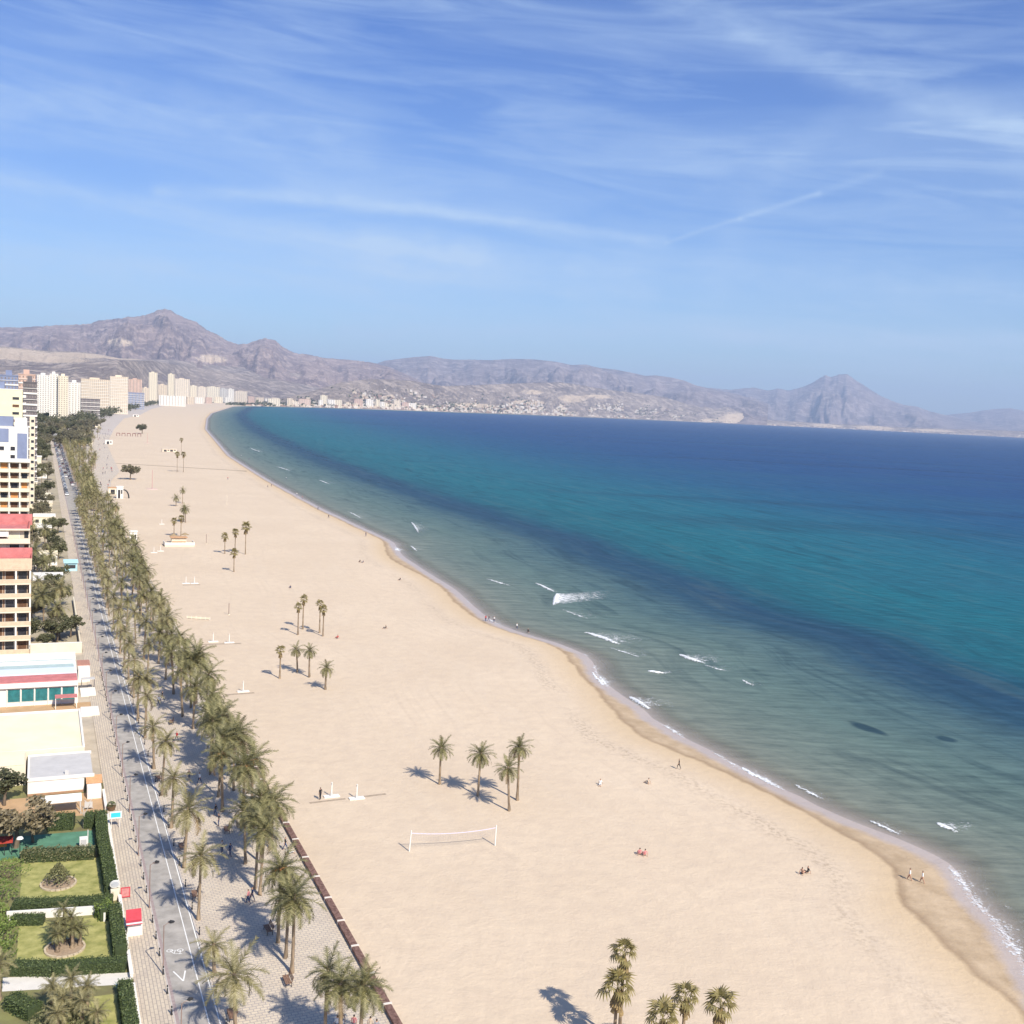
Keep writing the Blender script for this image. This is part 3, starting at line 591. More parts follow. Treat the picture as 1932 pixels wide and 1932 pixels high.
# beyond that the belt reads as one mass of crowns
def palm_mass(name, spots):
    v = []; f = []; mi = []
    for s, t, h, cs, kind in spots:
        me = joined_crown(kind, rnd.randrange(2) + 10, 22, 1.); b = len(v); M = Matrix.Translation(W(s, t, ZP + h)) @ Matrix.Rotation(rnd.uniform(0, 6), 4, 'Z') @ Matrix.Diagonal((cs, cs, cs, 1))
        v.extend(tuple(M @ q_.co) for q_ in me.vertices)
        for p in me.polygons: f.append(tuple(b + i for i in p.vertices)); mi.append(p.material_index + (0 if kind == 'sea' else 2))
        tk = MB().tube([W(s, t, ZP), W(s, t, ZP + h)], [.26, .18], 5); b = len(v); v.extend(tk.v); f.extend(tuple(b + i for i in q_) for q_ in tk.f); mi.extend([4] * len(tk.f))
    me = bpy.data.meshes.new(name); me.from_pydata(v, [], f); me.update()
    for m_ in (LV['sea'], LV['dead'], LV['kerb'], LV['dead'], bark): me.materials.append(m_)
    me.polygons.foreach_set('material_index', mi); o = struct(link(name, me), 'stuff'); o['label'] = 'far belt of merged palm crowns beside the road'; return o
spots = []
q = 424.
while q < 1150: spots.append((q, 6.4 + rnd.uniform(-.4, 1.2), rnd.uniform(6.5, 8.5), rnd.uniform(1.1, 1.4), rnd.choice(('sea', 'kerb')))); q += 12
for k in range(125):
    s = 420 + 950 * rnd.random() ** 1.25; spots.append((s, rnd.uniform(8, max(13., edge(s) - 13)), rnd.uniform(6, 9), rnd.uniform(1.05, 1.45), rnd.choice(('sea', 'kerb'))))
palm_mass('distant_palms', spots)
# palms in the gardens on the land side
GP = [(158, -9.0, 6.5, 1.25, 'large shaggy palm in the garden right of the brown block, nearest its pale wall'), (170, -11.5, 7.5, 1.3, 'tall palm behind the shaggy one in the garden beside the brown block'), (182, -8.0, 6.5, 1.2, 'palm near the pavement in front of the low white roofed hall'), (190, -13, 7, 1.2, 'palm in front of the left part of the low white roofed hall'), (178, -14.5, 6.5, 1.1, 'palm touching the right side of the brown block'),
      (240, -10, 7, 1.2, 'palm just beyond the low white roofed hall, nearer the road'), (252, -14, 6.5, 1.2, 'palm beyond the low white roofed hall, nearer the blocks'), (228, -12, 6, 1.1, 'palm right behind the low white roofed hall'), (300, -11, 7, 1.2, 'palm in front of the smaller white roof, nearer the road'), (312, -15, 7, 1.2, 'palm in front of the smaller white roof, nearer the blocks'),
      (560, -12, 9, 1.6, 'tall palm beyond the slim stair tower, nearest the road'), (590, -16, 9, 1.6, 'tall palm beyond the slim stair tower, farthest of the three'), (530, -20, 8, 1.5, 'tall palm just right of the slim stair tower')]
for s, t, h, cs, lab in GP: date_palm(s, t, h, 'kerb' if rnd.random() < .4 else 'sea', lab, 'date palms in the gardens left of the road', 'mid', cs=cs, z=0.)
# ---- palms on the sand
BD = [((43.5,42.2), (59.3,48.6), 6.0, 'left date palm of the group of four on the sand above the net'), ((37.4,45.9), (55.7,53.8), 6.2, 'second date palm from the left in the group of four on the sand'),
      ((34.3,50.8), (58.0,61.8), 7.4, 'tallest date palm of the group of four on the sand, standing rearmost'), ((30.8,48.0), (49.5,56.9), 5.9, 'front right date palm of the group of four on the sand, nearest the net')]
for (s, t), _, h, lab in BD:
    date_palm(s, t, h, 'sea', lab, 'date palms grouped on the sand', 'near', cs=.80, nf=32, z=0.)
for (s, t), h, lab, cs in (((99.4,38.5), 4.4, 'small date palm right of the front fan palm group, lowest on the sand', .75), ((109.2,37.6), 5.6, 'date palm with a dark upright crown in the second palm group on the sand', .8), ((113.9,36.2), 4.6, 'date palm in the second palm group over a dense shadow patch', .75),
      ((382.2,44.5), 6.2, 'dark date palm on the sand just beyond the beach bar', 1.1), ((380.2,45.1), 5.6, 'lower date palm of the pair just beyond the beach bar', 1.), ((450.5,48.8), 4.4, 'low bushy date palm left of a taller one far up the sand', 1.), ((464.1,53.4), 7.0, 'tall slim date palm right of a low bushy one far up the sand', .8)):
    date_palm(s, t, h, 'sea', lab, 'date palms scattered on the sand', 'mid', cs=cs, nf=32, z=0.)
# ---- fan palms
fanm = leafmat('fan_leaf', (.15, .135, .045), (.29, .235, .095), .2, .15); skirtm = leafmat('fan_skirt', (.17, .115, .05), (.30, .215, .10), .1, .1)
def fan_leaf(name, m, seed, pet=.70, rad=.72):
    mb = MB(); r = random.Random(seed)
    mb.face([(0, .02, 0), (0, -.02, 0), (pet, -.015, .02), (pet, .015, .02)])
    n = 11; c = Vector((pet, 0, .02)); prev = None
    for k in range(n):
        a = -1.9 + 3.8 * k / (n - 1); R_ = rad * (.75 + .25 * math.cos(a * .6)) * r.uniform(.88, 1.1); dz = -.12 - .3 * rad * abs(math.sin(a)) - (.35 * rad if abs(a) < .5 else .2 * rad)
        tip = c + Vector((R_ * math.cos(a), R_ * math.sin(a), dz * .8)); a1, a2 = a - .17, a + .17
        m1 = c + Vector((R_ * .6 * math.cos(a1), R_ * .6 * math.sin(a1), .03)); m2 = c + Vector((R_ * .6 * math.cos(a2), R_ * .6 * math.sin(a2), .03))
        mb.face([c, m1, tip, m2])
    return mb.mesh(name, m)
FAN = [fan_leaf('fan_leaf', fanm, k) for k in range(3)]
def skirt_mesh():
    mb = MB(); r = random.Random(3)
    for k in range(46):
        a = r.uniform(0, 6.28); z0 = r.uniform(-.1, -1.); w_ = .16
        p = Vector((.12 * math.cos(a), .12 * math.sin(a), z0 + .2)); q_ = Vector((r.uniform(.3, .48) * math.cos(a), r.uniform(.3, .48) * math.sin(a), z0 - r.uniform(.3, .6)))
        sd_ = Vector((-math.sin(a), math.cos(a), 0)) * w_
        mb.face([p - sd_ * .3, p + sd_ * .3, q_ + sd_, q_ - sd_])
    return mb.mesh('dead_leaf_skirt', skirtm)
SKIRT = skirt_mesh(); FTR = trunk_mesh(.05, 9, .17, .12).mesh('trunk', bark)
def fan_palm(s, t, h, label, group, cs=1., nl=24):
    pc[0] += 1; r = random.Random(pc[0] * 7)
    root = thing('fan_palm', s, t, 0., label, 'palm tree', group, rot=r.uniform(0, 6.28))
    link('trunk', FTR, root, scale=(1, 1, h)); tip = Vector((.05, 0, h))
    link('dead_leaf_skirt', SKIRT, root, tip, scale=cs * 1.1)
    for k in range(nl):
        u = (k + .5) / nl; el_ = 1.35 - 1.9 * u + r.uniform(-.15, .15)
        o = link('fan_leaf', FAN[k % 3], root); o.matrix_local = Matrix.Translation(tip + Vector((0, 0, .35 * (1 - u)))) @ crown_pose(k * 2.4 + r.uniform(-.3, .3), el_, cs * r.uniform(.8, 1.15))
FP = [((149.1,43.9), 6.6, 'front left fan palm of the upper palm group on the sand'), ((155.1,46.4), 7.2, 'rear left fan palm of the upper palm group, its crown highest'), ((150.3,49.4), 6.8, 'rear right fan palm of the upper palm group on the sand'), ((146.5,49.3), 6.3, 'front right fan palm of the upper palm group beside a red towel sitter'),
      ((109.5,31.7), 5.6, 'leftmost fan palm of the lower palm group with a shaggy skirt')]
for (s, t), h, lab in FP: fan_palm(s, t, h, lab, 'fan palms grouped on the sand', .85, 16)
FP2 = [((244.5,44.1), 6.0, 'fan palm with a thick leafy trunk in front of the far palm group'), ((284.7,47.3), 6., 'left fan palm of the far palm group with a brown crown'), ((284.5,50.8), 7.6, 'middle fan palm of the far palm group'), ((283.0,54.2), 9.6, 'tallest and thinnest fan palm at the right of the far palm group'),
       ((687.0,75.2), 12.5, 'left fan palm of the thin pair far up the beach'), ((688.4,79.6), 12.5, 'right fan palm of the thin pair far up the beach'), ((965.2,109.5), 11., 'lone thin fan palm beyond the small beach huts'), ((333.4,35.3), 6, 'left fan palm rising behind the beach bar'), ((333.4,37.9), 7, 'right fan palm rising behind the beach bar')]
for (s, t), h, lab in FP2: fan_palm(s, t, h, lab, 'fan palms far up the sand', 1.1 + (.5 if h > 9 else 0), 18)
FP3 = [((-24.4,34.5), 5.5, 'front fan palm of the pair at the bottom edge, with a broad leafy crown', 1.35), ((-23.7,35.4), 8.2, 'taller rear fan palm of the pair at the bottom edge, its crown tip highest', 1.05), ((-30.6,35.3), 6., 'low fan palm crown at the bottom edge, second from the left', 1.2), ((-29.9,37.9), 7., 'slim fan palm leaning right at the bottom edge', 1.), ((-30.6,41.0), 6., 'rightmost fan palm at the bottom edge of the sand', 1.2)]
for (s, t), h, lab, cs in FP3: fan_palm(s, t, h, lab, 'fan palms at the bottom edge of the sand', cs, 17)
# ------------------------------------------------------------------ broadleaf trees, hedges, shrubs
treeb = mat('tree_bark', (.16, .12, .085), var=.3, scale=5., bump=.5)
LF = {'pine': leafmat('pine_needles', (.065, .075, .036), (.15, .145, .075), .12, .2), 'olive': leafmat('grey_leaves', (.12, .112, .068), (.23, .205, .13), .15, .2), 'dry': leafmat('dry_twigs', (.17, .135, .075), (.30, .245, .145), .1, .15),
      'hedge': leafmat('hedge_leaves', (.050, .078, .026), (.125, .155, .055), .15, .05), 'shrub': leafmat('shrub_leaves', (.10, .16, .03), (.23, .28, .075), .2, .1), 'cycad': leafmat('cycad_leaves', (.095, .105, .045), (.24, .225, .11), .15, .1)}
def leaf_quad(mb, p, sz, r):
    d = Vector((r.gauss(0, 1), r.gauss(0, 1), r.gauss(0, 1))).normalized(); a = d.orthogonal().normalized() * sz; b = d.cross(a).normalized() * sz * r.uniform(.5, .9)
    mb.face([p - a, p - b * .8, p + a, p + b * .8])
TREES = {}
def tree_meshes(kind, seed, flat=.75, clumps=26, per=80, sz=.040):
    """unit tree: 1 high, crown about .8 wide"""
    r = random.Random(seed); tb = MB(); cr = MB()
    tb.tube([(0, 0, 0), (.02, .01, .2), (.0, .03, .42)], [.035, .028, .02], 6)
    for c in range(clumps):
        a = r.uniform(0, 6.28); rr_ = .40 * math.sqrt(r.random()); z = .62 + r.uniform(-.22, .30) * (1 - rr_ * 1.1) * flat / .75
        c0 = Vector((rr_ * math.cos(a), rr_ * math.sin(a), z)); cs = r.uniform(.09, .17)
        if c % 3 == 0: tb.tube([(0, .02, .34 + .1 * r.random()), tuple(c0 * .55 + Vector((0, 0, .22))), tuple(c0)], [.016, .010, .004], 4)
        for k in range(per):
            v = Vector((r.gauss(0, 1), r.gauss(0, 1), r.gauss(0, .8))); v = v.normalized() * cs * r.random() ** .4
            leaf_quad(cr, c0 + v, sz * r.uniform(.6, 1.2), r)
    return tb.mesh('trunk', treeb), cr.mesh('crown', LF[kind])
for kind in ('pine', 'olive', 'dry'):
    TREES[kind] = [tree_meshes(kind, 31 + k) for k in range(3)]
def tree(s, t, h, kind, label, group=None, wid=1., name=None, z=0.):
    r = random.Random(int(s * 7 + t * 13)); tb, cr = r.choice(TREES[kind])
    root = thing(name or 'tree', s, t, z, label, 'tree', group, rot=r.uniform(0, 6.28))
    link('trunk', tb, root, scale=(h * wid, h * wid, h)); link('crown', cr, root, scale=(h * wid, h * wid, h)); return root
TL = 'grey green tree in the wooded strip beyond the palms near the far bend'; TG = 'trees in the wooded strip beyond the palms'
for k in range(125):
    s = rnd.uniform(950, 2300); e0 = edge(s)
    tree(s, rnd.uniform(-30 if s > 1250 else 9, e0 - 18) if k % 3 == 0 else e0 - (22 if s < 1500 else 42) - 70 * rnd.random() ** 1.3, rnd.uniform(9, 16) + (s > 2400) * 5, *rnd.choice((('pine', 'dark green tree in the wooded strip beyond the palms near the far bend', 'dark trees in the wooded strip'), ('olive', TL, TG), ('olive', TL, TG))), rnd.uniform(.9, 1.3))
fw_ = MB(); rw_ = random.Random(8)
for k in range(520):
    s = 1450 + 4600 * rw_.random() ** 1.3; p0 = W(s, edge(s) - 30 - 75 * rw_.random() ** 1.2); h_ = rw_.uniform(13, 22)
    for c in range(34):
        v = Vector((rw_.gauss(0, 1), rw_.gauss(0, 1), rw_.gauss(0, .7))).normalized() * h_ * .42 * rw_.random() ** .4; leaf_quad(fw_, p0 + v + Vector((0, 0, h_ * .58)), h_ * .11 * rw_.uniform(.6, 1.2), rw_)
struct(fw_.build('far_wood', LF['pine']), 'stuff')
TL2 = 'dark green garden tree between the left apartment blocks and the road'; TG2 = 'garden trees left of the road'
def GT(s):
    kd = rnd.choice(('pine', 'pine', 'olive')); seg = 'beside the brown apartment block and the low hall' if s < 212 else 'between the two white garden roofs' if s < 330 else 'between the smaller white roof and the stair tower' if s < 425 else 'beyond the slim stair tower'
    lab = ('dark green' if kd == 'pine' else 'grey green') + ' garden tree ' + seg
    return kd, lab, lab.replace(' tree ', ' trees ')
for k in range(110):
    s = 150 + 950 * rnd.random() ** 1.15; tree(s, rnd.uniform(-22 - s * .015, -5.6 - s * .002), rnd.uniform(3., 5.5) + s * .006, *GT(s), rnd.uniform(.9, 1.2))
for s, t, h, kd, lab, wd in ((*(1383.2,107.8), 13., 'pine', 'dark bushy tree standing alone on the sand near the far end', 1.3), (*(612.5,39.0), 10.5, 'olive', 'round grey green tree at the sand edge of the grey plaza', 1.25),
      (150, -15.5, 6., 'pine', 'dark tree behind the pale garden wall next to the brown apartment block', 1.2), (145, -11., 3.5, 'pine', 'low dark bush tree against the pale garden wall', 1.3)):
    tree(s, t, h, kd, lab, None, wd)
tree(*(51.1,-16.6), 5.2, 'pine', 'dark green tree at the left edge beside the white flat roofed building', None, 1.3)
tree(*(36.1,-14.9), 6.0, 'dry', 'large brownish half bare tree left of the green court', None, 1.55)
tree(*(37.2,-13.0), 4.2, 'dry', 'smaller brownish bare tree between the court and the terrace', None, 1.3)
def hedge(pts, wd, ht, label, kind='hedge', dens=70, sz=.10, name='hedge', ragged=.10, z=0.):
    """clipped hedge along a polyline in street coordinates"""
    r = random.Random(int(pts[0][0] * 31 + pts[-1][1] * 17)); core = MB(); lf = MB()
    root = thing(name, pts[0][0], pts[0][1], z, label, 'hedge', None, rot=0)
    base = W(pts[0][0], pts[0][1], 0)
    for a, b in zip(pts, pts[1:]):
        pa, pb = W(*a) - base, W(*b) - base; d = (pb - pa); L = d.length; d.normalize(); nn = Vector((-d.y, d.x, 0)) * wd / 2; q = .84
        c = [pa - nn * q, pb - nn * q, pb + nn * q, pa + nn * q]; i = len(core.v)
        for zz in (0, ht * .93):
            for p in c: core.v.append((p.x, p.y, zz))
        for f in ((4, 5, 6, 7), (0, 1, 5, 4), (1, 2, 6, 5), (2, 3, 7, 6), (3, 0, 4, 7)): core.f.append(tuple(i + k for k in f)); core.mi.append(0)
        for k in range(int(dens * L * (wd + 2 * ht))):
            u = r.random(); w_ = r.uniform(0, wd + 2 * ht); lump = ragged * noise.noise(((pa.x + u * L) * 1.7, w_ * 1.7, pts[0][0]))
            if w_ < ht: off, zz = -wd / 2, w_
            elif w_ < ht + wd: off, zz = w_ - ht - wd / 2, ht + lump + r.uniform(-.06, .10)
            else: off, zz = wd / 2, w_ - ht - wd
            p = pa + d * (u * L) + Vector((-d.y, d.x, 0)) * (off * (1 + lump) + r.uniform(-.05, .05)) + Vector((0, 0, zz))
            leaf_quad(lf, p, sz * r.uniform(.6, 1.2), r)
    core.build('inner_twigs', mat('hedge_inside', (.045, .062, .024), var=.3, scale=4), root); lf.build('foliage', LF[kind], root); return root
hedge([(5.3, -14.6), (3.9, -11.0), (3.1, -6.0), (2.7, -4.5)], 1.5, 1.1, 'dark clipped hedge between the lower lawn and the white path')
hedge([(18.8, -14.8), (17.9, -11.2), (17.2, -8.2), (16.9, -4.9)], 1.6, 1.15, 'dark clipped hedge between the two lawns, behind the white wall')
hedge([(15.7, -14.9), (14.9, -11.8)], 1.2, .9, 'short dark hedge in front of the white wall beside the lower lawn')
hedge([(32.0, -14.2), (31.4, -11.0), (31.0, -8.5), (30.6, -6.2)], 1.7, 1.25, 'shaggy grey green hedge between the green court and the upper lawn', 'cycad', 60, .12, ragged=.35)
hedge([(41.4, -11.3), (40.9, -8.2)], 2.2, 1.7, 'tall dark hedge behind the green court, left of the bare tree')
hedge([(40.9, -7.0), (40.7, -5.8)], 2.0, 1.7, 'square dark hedge block right of the bare tree')
hedge([(41.8, -5.0), (33.4, -5.2), (26., -5.0), (19.2, -4.95)], 1.3, 1.7, 'long dark hedge along the pavement beside the upper lawn')
hedge([(14.2, -4.9), (9.5, -4.95), (4.8, -4.9)], 1.2, 1.6, 'dark hedge along the pavement beside the lower lawn and the red kiosk')
hedge([(-1.8, -4.95), (-10., -4.9)], 1.2, 1.5, 'brownish dark hedge along the pavement at the bottom left corner')
hedge([(15.6, -6.2), (13.6, -5.7)], 1.6, 1.4, 'leafy hedge corner behind the white wall near the pavement', 'shrub', 60, .11, ragged=.3)
hedge([(-.8, -14.6), (-3.6, -12.6)], 1.6, 1.2, 'dark hedge below the white path at the left')
# garden ground
lawn = mat('lawn_grass', (.255, .265, .075), var=.2, scale=.7, c2=(.36, .33, .125), rough=.95, bump=.5, bscale=25)
def poly(pts, z, name, m, kind='structure'):
    mb = MB(); mb.face([W(a, b, z) for a, b in pts]); return struct(mb.build(name, m), kind)
poly([(-14, -34), (-14, -3.9), (60, -3.9), (60, -34)], .012, 'garden_ground', mat('garden_soil', (.21, .18, .095), var=.3, scale=.4, c2=(.17, .17, .06)))
poly([(6.0, -14.3), (15.6, -14.2), (15.0, -11), (14.6, -5.4), (3.7, -5.2), (4.6, -10.)], .020, 'lawn', lawn)
poly([(20.0, -14.2), (31.4, -14.2), (30.4, -5.7), (17.8, -5.5)], .020, 'lawn', lawn)
poly([(-14, -11.5), (-1.2, -11.), (-1.6, -5.3), (-14, -5.3)], .020, 'lawn', lawn)
poly([(2.0, -15.4), (4.6, -15.4), (1.9, -4.1), (-.3, -4.1)], .030, 'path', mat('white_path', (.64, .60, .54), var=.06, scale=1))
poly([(32.6, -17.5), (39.8, -17.5), (39.2, -6.1), (33.6, -6.0)], .024, 'court', mat('green_court', (.085, .20, .125), var=.12, scale=.6, c2=(.10, .23, .15)))
poly([(45.2, -20), (53.4, -20), (53.2, -3.9), (44.6, -3.9)], .026, 'terrace', mat('terracotta_terrace', (.46, .30, .165), var=.12, scale=.5))
poly([(92., -30), (100.5, -30), (100.2, -4.), (91.8, -4.)], .026, 'terrace', MATS['terracotta_terrace'])
poly([(60, -34), (60, -3.9), (140, -3.9), (140, -34)], .006, 'garden_ground', mat('pale_yard', (.46, .39, .30), var=.15, scale=.3))
poly([(140, -60), (140, -3.95), (900, -3.95), (900, -140)], .004, 'garden_ground', mat('garden_gravel', (.44, .37, .27), var=.3, scale=.08, c2=(.34, .29, .20)))
def ring(s, t, r, label):
    root = thing('stone_edging', s, t, 0.02, label, 'edging', None); n = 22
    sm_ = mat('pale_stone', (.50, .41, .29), var=.2, scale=4)
    for k in range(n):
        a, b = 2 * math.pi * k / n, 2 * math.pi * (k + .86) / n; mb = MB(); i = 0
        for zz in (0, .16):
            for q, x in ((r, a), (r + .2, a), (r + .2, b), (r, b)): mb.v.append((q * math.cos(x), q * math.sin(x), zz + (.02 * (k % 3) if zz else 0)))
        for f in ((4, 5, 6, 7), (0, 1, 5, 4), (1, 2, 6, 5), (2, 3, 7, 6), (3, 0, 4, 7)): mb.f.append(f); mb.mi.append(0)
        mb.build('stone', sm_, root)
    mb = MB(); mb.disc(0, 0, .03, r, 20); mb.build('soil_bed', mat('bare_soil', (.34, .25, .17), var=.2, scale=3), root)
ring(24.2, -10.3, 1.75, 'ring of pale stones round the bush on the upper lawn')
ring(8.6, -9.9, 1.75, 'ring of pale stones round the palm clump on the lower lawn')
def bush(s, t, rad, ht, label, kind='cycad', n=520, sz=.13, cone=False, name='bush', z=.02):
    r = random.Random(int(s * 11 + 3)); root = thing(name, s, t, z, label, 'bush', None); lf = MB(); st = MB()
    for k in range(6):
        a = k * 1.05; st.tube([(.12 * math.cos(a), .12 * math.sin(a), 0), (rad * .4 * math.cos(a), rad * .4 * math.sin(a), ht * .5)], [.05, .025], 5)
    for k in range(n):
        u = r.random(); a = r.uniform(0, 6.28); zz = ht * (.18 + .82 * u); R_ = rad * ((1 - u) * .95 + .08 if cone else math.sin(math.pi * (.18 + .80 * u)) ** .7) * r.random() ** .35
        R_ *= 1 + .25 * noise.noise((math.cos(a) * 1.6, math.sin(a) * 1.6, u * 3 + s))
        leaf_quad(lf, Vector((R_ * math.cos(a), R_ * math.sin(a), zz)), sz * r.uniform(.6, 1.3), r)
    st.build('stems', treeb, root); lf.build('foliage', LF[kind], root); return root
bush(24.3, -10.3, 1.75, 2.4, 'cone shaped grey green bush inside the stone ring on the upper lawn', 'cycad', 800, .15, True)
def small_palm(s, t, h, n, cs, label, kind='sea'):
    r = random.Random(int(s * 5 + t * 3 + 100)); root = thing('garden_palm', s, t, .02, label, 'palm tree', 'low palms in the gardens', rot=r.uniform(0, 6))
    link('trunk', TRM[r.randrange(2)], root, scale=(1.1, 1.1, h)); 
    for azm, el_, u, sc in fr_spec(r, n, -.35):
        o = link('frond', FR[kind][min(3, int((1 - max(0, el_) / 1.5) * 3.4))], root); o.matrix_local = Matrix.Translation((0, 0, h)) @ crown_pose(azm, el_, sc * cs)
for i, (s, t, h, cs) in enumerate(((9.3, -10.6, 2.4, .62), (9.8, -9.3, 2.6, .62), (8.6, -9.2, 2.1, .6), (8.2, -10.6, 1.9, .58), (9.0, -8.5, 1.8, .6), (10.2, -10.0, 3.4, .6))):
    small_palm(s, t, h, 26, cs * .78, 'low palm in the clump within the lower stone ring, ' + ('rear left stem', 'rear right stem', 'front right stem', 'front left stem', 'rightmost stem', 'tallest stem at the back')[i], 'sea')
for i, (s, t, h, cs) in enumerate(((-3.2, -9.6, 3.0, .72), (-4.2, -8.3, 2.6, .7), (-5.6, -10.4, 2.6, .72), (-6.2, -8.8, 2.4, .7), (-7.2, -10.8, 2.2, .7), (-2.8, -11.2, 2.4, .66), (-7.8, -7.6, 2., .66))):
    small_palm(s, t, h, 30, cs * .70, 'yellow green palm of the clump at the bottom left, ' + ORD[i] + ' nearest the path', 'kerb')
small_palm(.6, -15.6, 3.4, 28, .6, 'yellow green palm crown at the left edge below the white path', 'kerb')
for i, (s, t, rad, ht) in enumerate(((27.5, -15.6, 2.4, 2.2), (22.0, -16.2, 2.2, 2.0), (17.8, -16.6, 1.5, 1.6), (11.5, -15.7, 1.9, 2.0), (8.6, -15.8, 1.6, 1.7), (14.4, -15.9, 1.5, 1.6), (4.5, -16.6, 1.5, 1.8))):
    bush(s, t, rad, ht, 'bright green rounded shrub at the left edge, %s from the top' % ORD[[0, 1, 2, 4, 5, 3, 6][i]], 'shrub', 520, .13, name='shrub')
for i, (s, t, rad, ht) in enumerate(((-4.9, -9.5, 1.5, 1.7), (-6.6, -9.6, 1.6, 1.5), (-3.2, -10.6, 1.2, 1.5), (-5.8, -11.8, 1.5, 1.6), (-7.9, -9.0, 1.3, 1.3))):
    bush(s, t, rad, ht, 'rounded olive shrub under the palm clump at the bottom left, %s from the path' % ORD[(1, 3, 0, 2, 4)[i]], 'cycad', 420, .13, name='shrub')
def agave(s, t):
    root = thing('agave', s, t, .02, 'blue green spiky agave on the lawn next to the bottom left hedge', 'plant', None); me = None
    mb = MB(); mb.face([(0, .07, 0), (0, -.07, 0), (.5, -.08, .05), (1.0, 0, .10), (.5, .08, .05)]); me = mb.mesh('leaf', leafmat('agave_leaf', (.10, .20, .15), (.17, .28, .21), .05, 0.))
    for k in range(18):
        o = link('leaf', me, root); o.matrix_local = Matrix.Translation((0, 0, .1)) @ crown_pose(k * 2.4, .15 + 1.2 * (k / 18), 1.)
agave(*(-1.0,-5.2))
# bare white-stemmed tree behind the court
bt_ = thing('bare_tree', *(40.2,-7.1), 0, 'leafless pale tree with forked branches behind the green court', 'tree', None)
mb = MB(); mb.tube([(0, 0, 0), (.05, 0, 1.2), (.0, 0, 2.0)], [.14, .11, .10], 7); mb.build('trunk', mat('pale_bark', (.42, .35, .28), var=.15, scale=5), bt_)
for a, b in (((.0, 0, 1.9), (.75, .1, 3.2)), ((0, 0, 1.8), (-.9, -.1, 2.9)), ((0, 0, 1.95), (-.15, .5, 2.9))):
    mb = MB(); mid_ = (Vector(a) + Vector(b)) / 2 + Vector((.05, .05, -.08)); mb.tube([a, tuple(mid_), b], [.08, .06, .03], 5); mb.build('branch', MATS['pale_bark'], bt_)
# ------------------------------------------------------------------ buildings (local x runs towards the sea, local y away from the camera)
plw = mat('white_plaster', (.74, .70, .64), var=.06, scale=.6); plc = mat('cream_plaster', (.68, .60, .46), var=.08, scale=.5)
ply = mat('yellow_plaster', (.74, .68, .44), var=.05, scale=.3); plb = mat('beige_plaster', (.60, .50, .385), var=.08, scale=.1); pls = mat('sand_plaster', (.66, .56, .44), var=.08, scale=.1)
plp = mat('pink_plaster', (.52, .36, .29), var=.1, scale=.1); plo = mat('ochre_brick', (.27, .155, .095), var=.18, scale=2.); redt = mat('red_terrace', (.50, .175, .165), var=.18, scale=.8)
glassm = mat('dark_glass', (.035, .035, .042), var=.4, scale=2., rough=.15, spec=.5); brownw = mat('brown_shutter', (.13, .065, .035), var=.3, scale=2.)
orangew = mat('orange_awning', (.55, .25, .08), var=.15, scale=1.5); tealg = mat('teal_glass', (.025, .155, .165), var=.25, scale=1.2, rough=.2, spec=.5)
bluep = mat('blue_grey_panel', (.20, .23, .34), var=.1, scale=.4); greyr = mat('grey_roof', (.50, .48, .46), var=.08, scale=.5); darkc = mat('dark_concrete_and_shade', (.14, .125, .13), var=.25, scale=.3)
crm = mat('cream_roof', (.76, .70, .56), var=.07, scale=.25, c2=(.76, .64, .42))
def box(root, name, m, *b, taper=0.):
    return MB().box(*b, taper=taper).build(name, m, root)
def win(root, x0, x1, y, z0, z1, gm_, fm_, fr=.07, name='window'):
    """a real window: frame standing proud of the wall, pane set into it"""
    f = MB(); f.box(x0, x1, y - .06, y + .02, z1 - fr, z1); f.box(x0, x1, y - .06, y + .02, z0, z0 + fr); f.box(x0, x0 + fr, y - .055, y + .02, z0 + fr, z1 - fr); f.box(x1 - fr, x1, y - .055, y + .02, z0 + fr, z1 - fr)
    o = f.build(name, fm_, root); MB().box(x0 + fr, x1 - fr, y - .02, y + .01, z0 + fr, z1 - fr).build('pane', gm_, o)
    return o
# white flat-roofed building and the large cream roof behind it
b = thing('flat_roofed_building', 53.8, -5.7, 0, 'low white building with a flat grey roof in front of the cream roof', 'building')
box(b, 'wall', plw, -8.1, -.9, 0, 10.4, 0, 2.1); box(b, 'roof', greyr, -7.95, .25, .15, 10.3, 2.1, 2.3)
pr = MB(); pr.box(-8.15, .4, -.12, .12, 2.1, 2.55); pr.box(-8.15, -7.9, .12, 10.5, 2.1, 2.5); pr.box(-8.15, .4, 10.3, 10.6, 2.1, 2.48); pr.build('parapet', plw, b)
box(b, 'chimney', greyr, -3.4, -2.9, 1.2, 1.7, 2.3, 2.9); box(b, 'gutter', mat('brown_trim', (.33, .20, .12)), -8.1, -1.0, -.18, -.02, .05, .35)
b = thing('porch', 53.2, -5.4, 0, 'small orange tiled porch at the right corner of the white flat roofed building', 'porch')
box(b, 'wall', plw, -.9, .9, -2.6, .2, 0, 1.6); mb = MB(); mb.face([(-1., -1.0, 1.65), (1.1, -1.0, 1.65), (1.1, 1.0, 2.2), (-1., 1.0, 2.2)]); mb.face([(-1., -1.0, 1.6), (-1, 1., 2.15), (1.1, 1., 2.15), (1.1, -1., 1.6)]); mb.build('roof', mat('orange_tiles', (.55, .30, .15), var=.2, scale=5), b)
box(b, 'door', brownw, .93, 1.0, -.4, .8, .1, 1.5)
b = thing('hall', 64.8, -6.2, 0, 'wide single storey hall with a large cream coloured flat roof', 'building')
mb = MB(); mb.box(-30, 0, 0, 19.5, 0, 2.9); mb.box(-30, -7.9, -6.2, 0, 0, 2.85); mb.build('wall', plc, b)
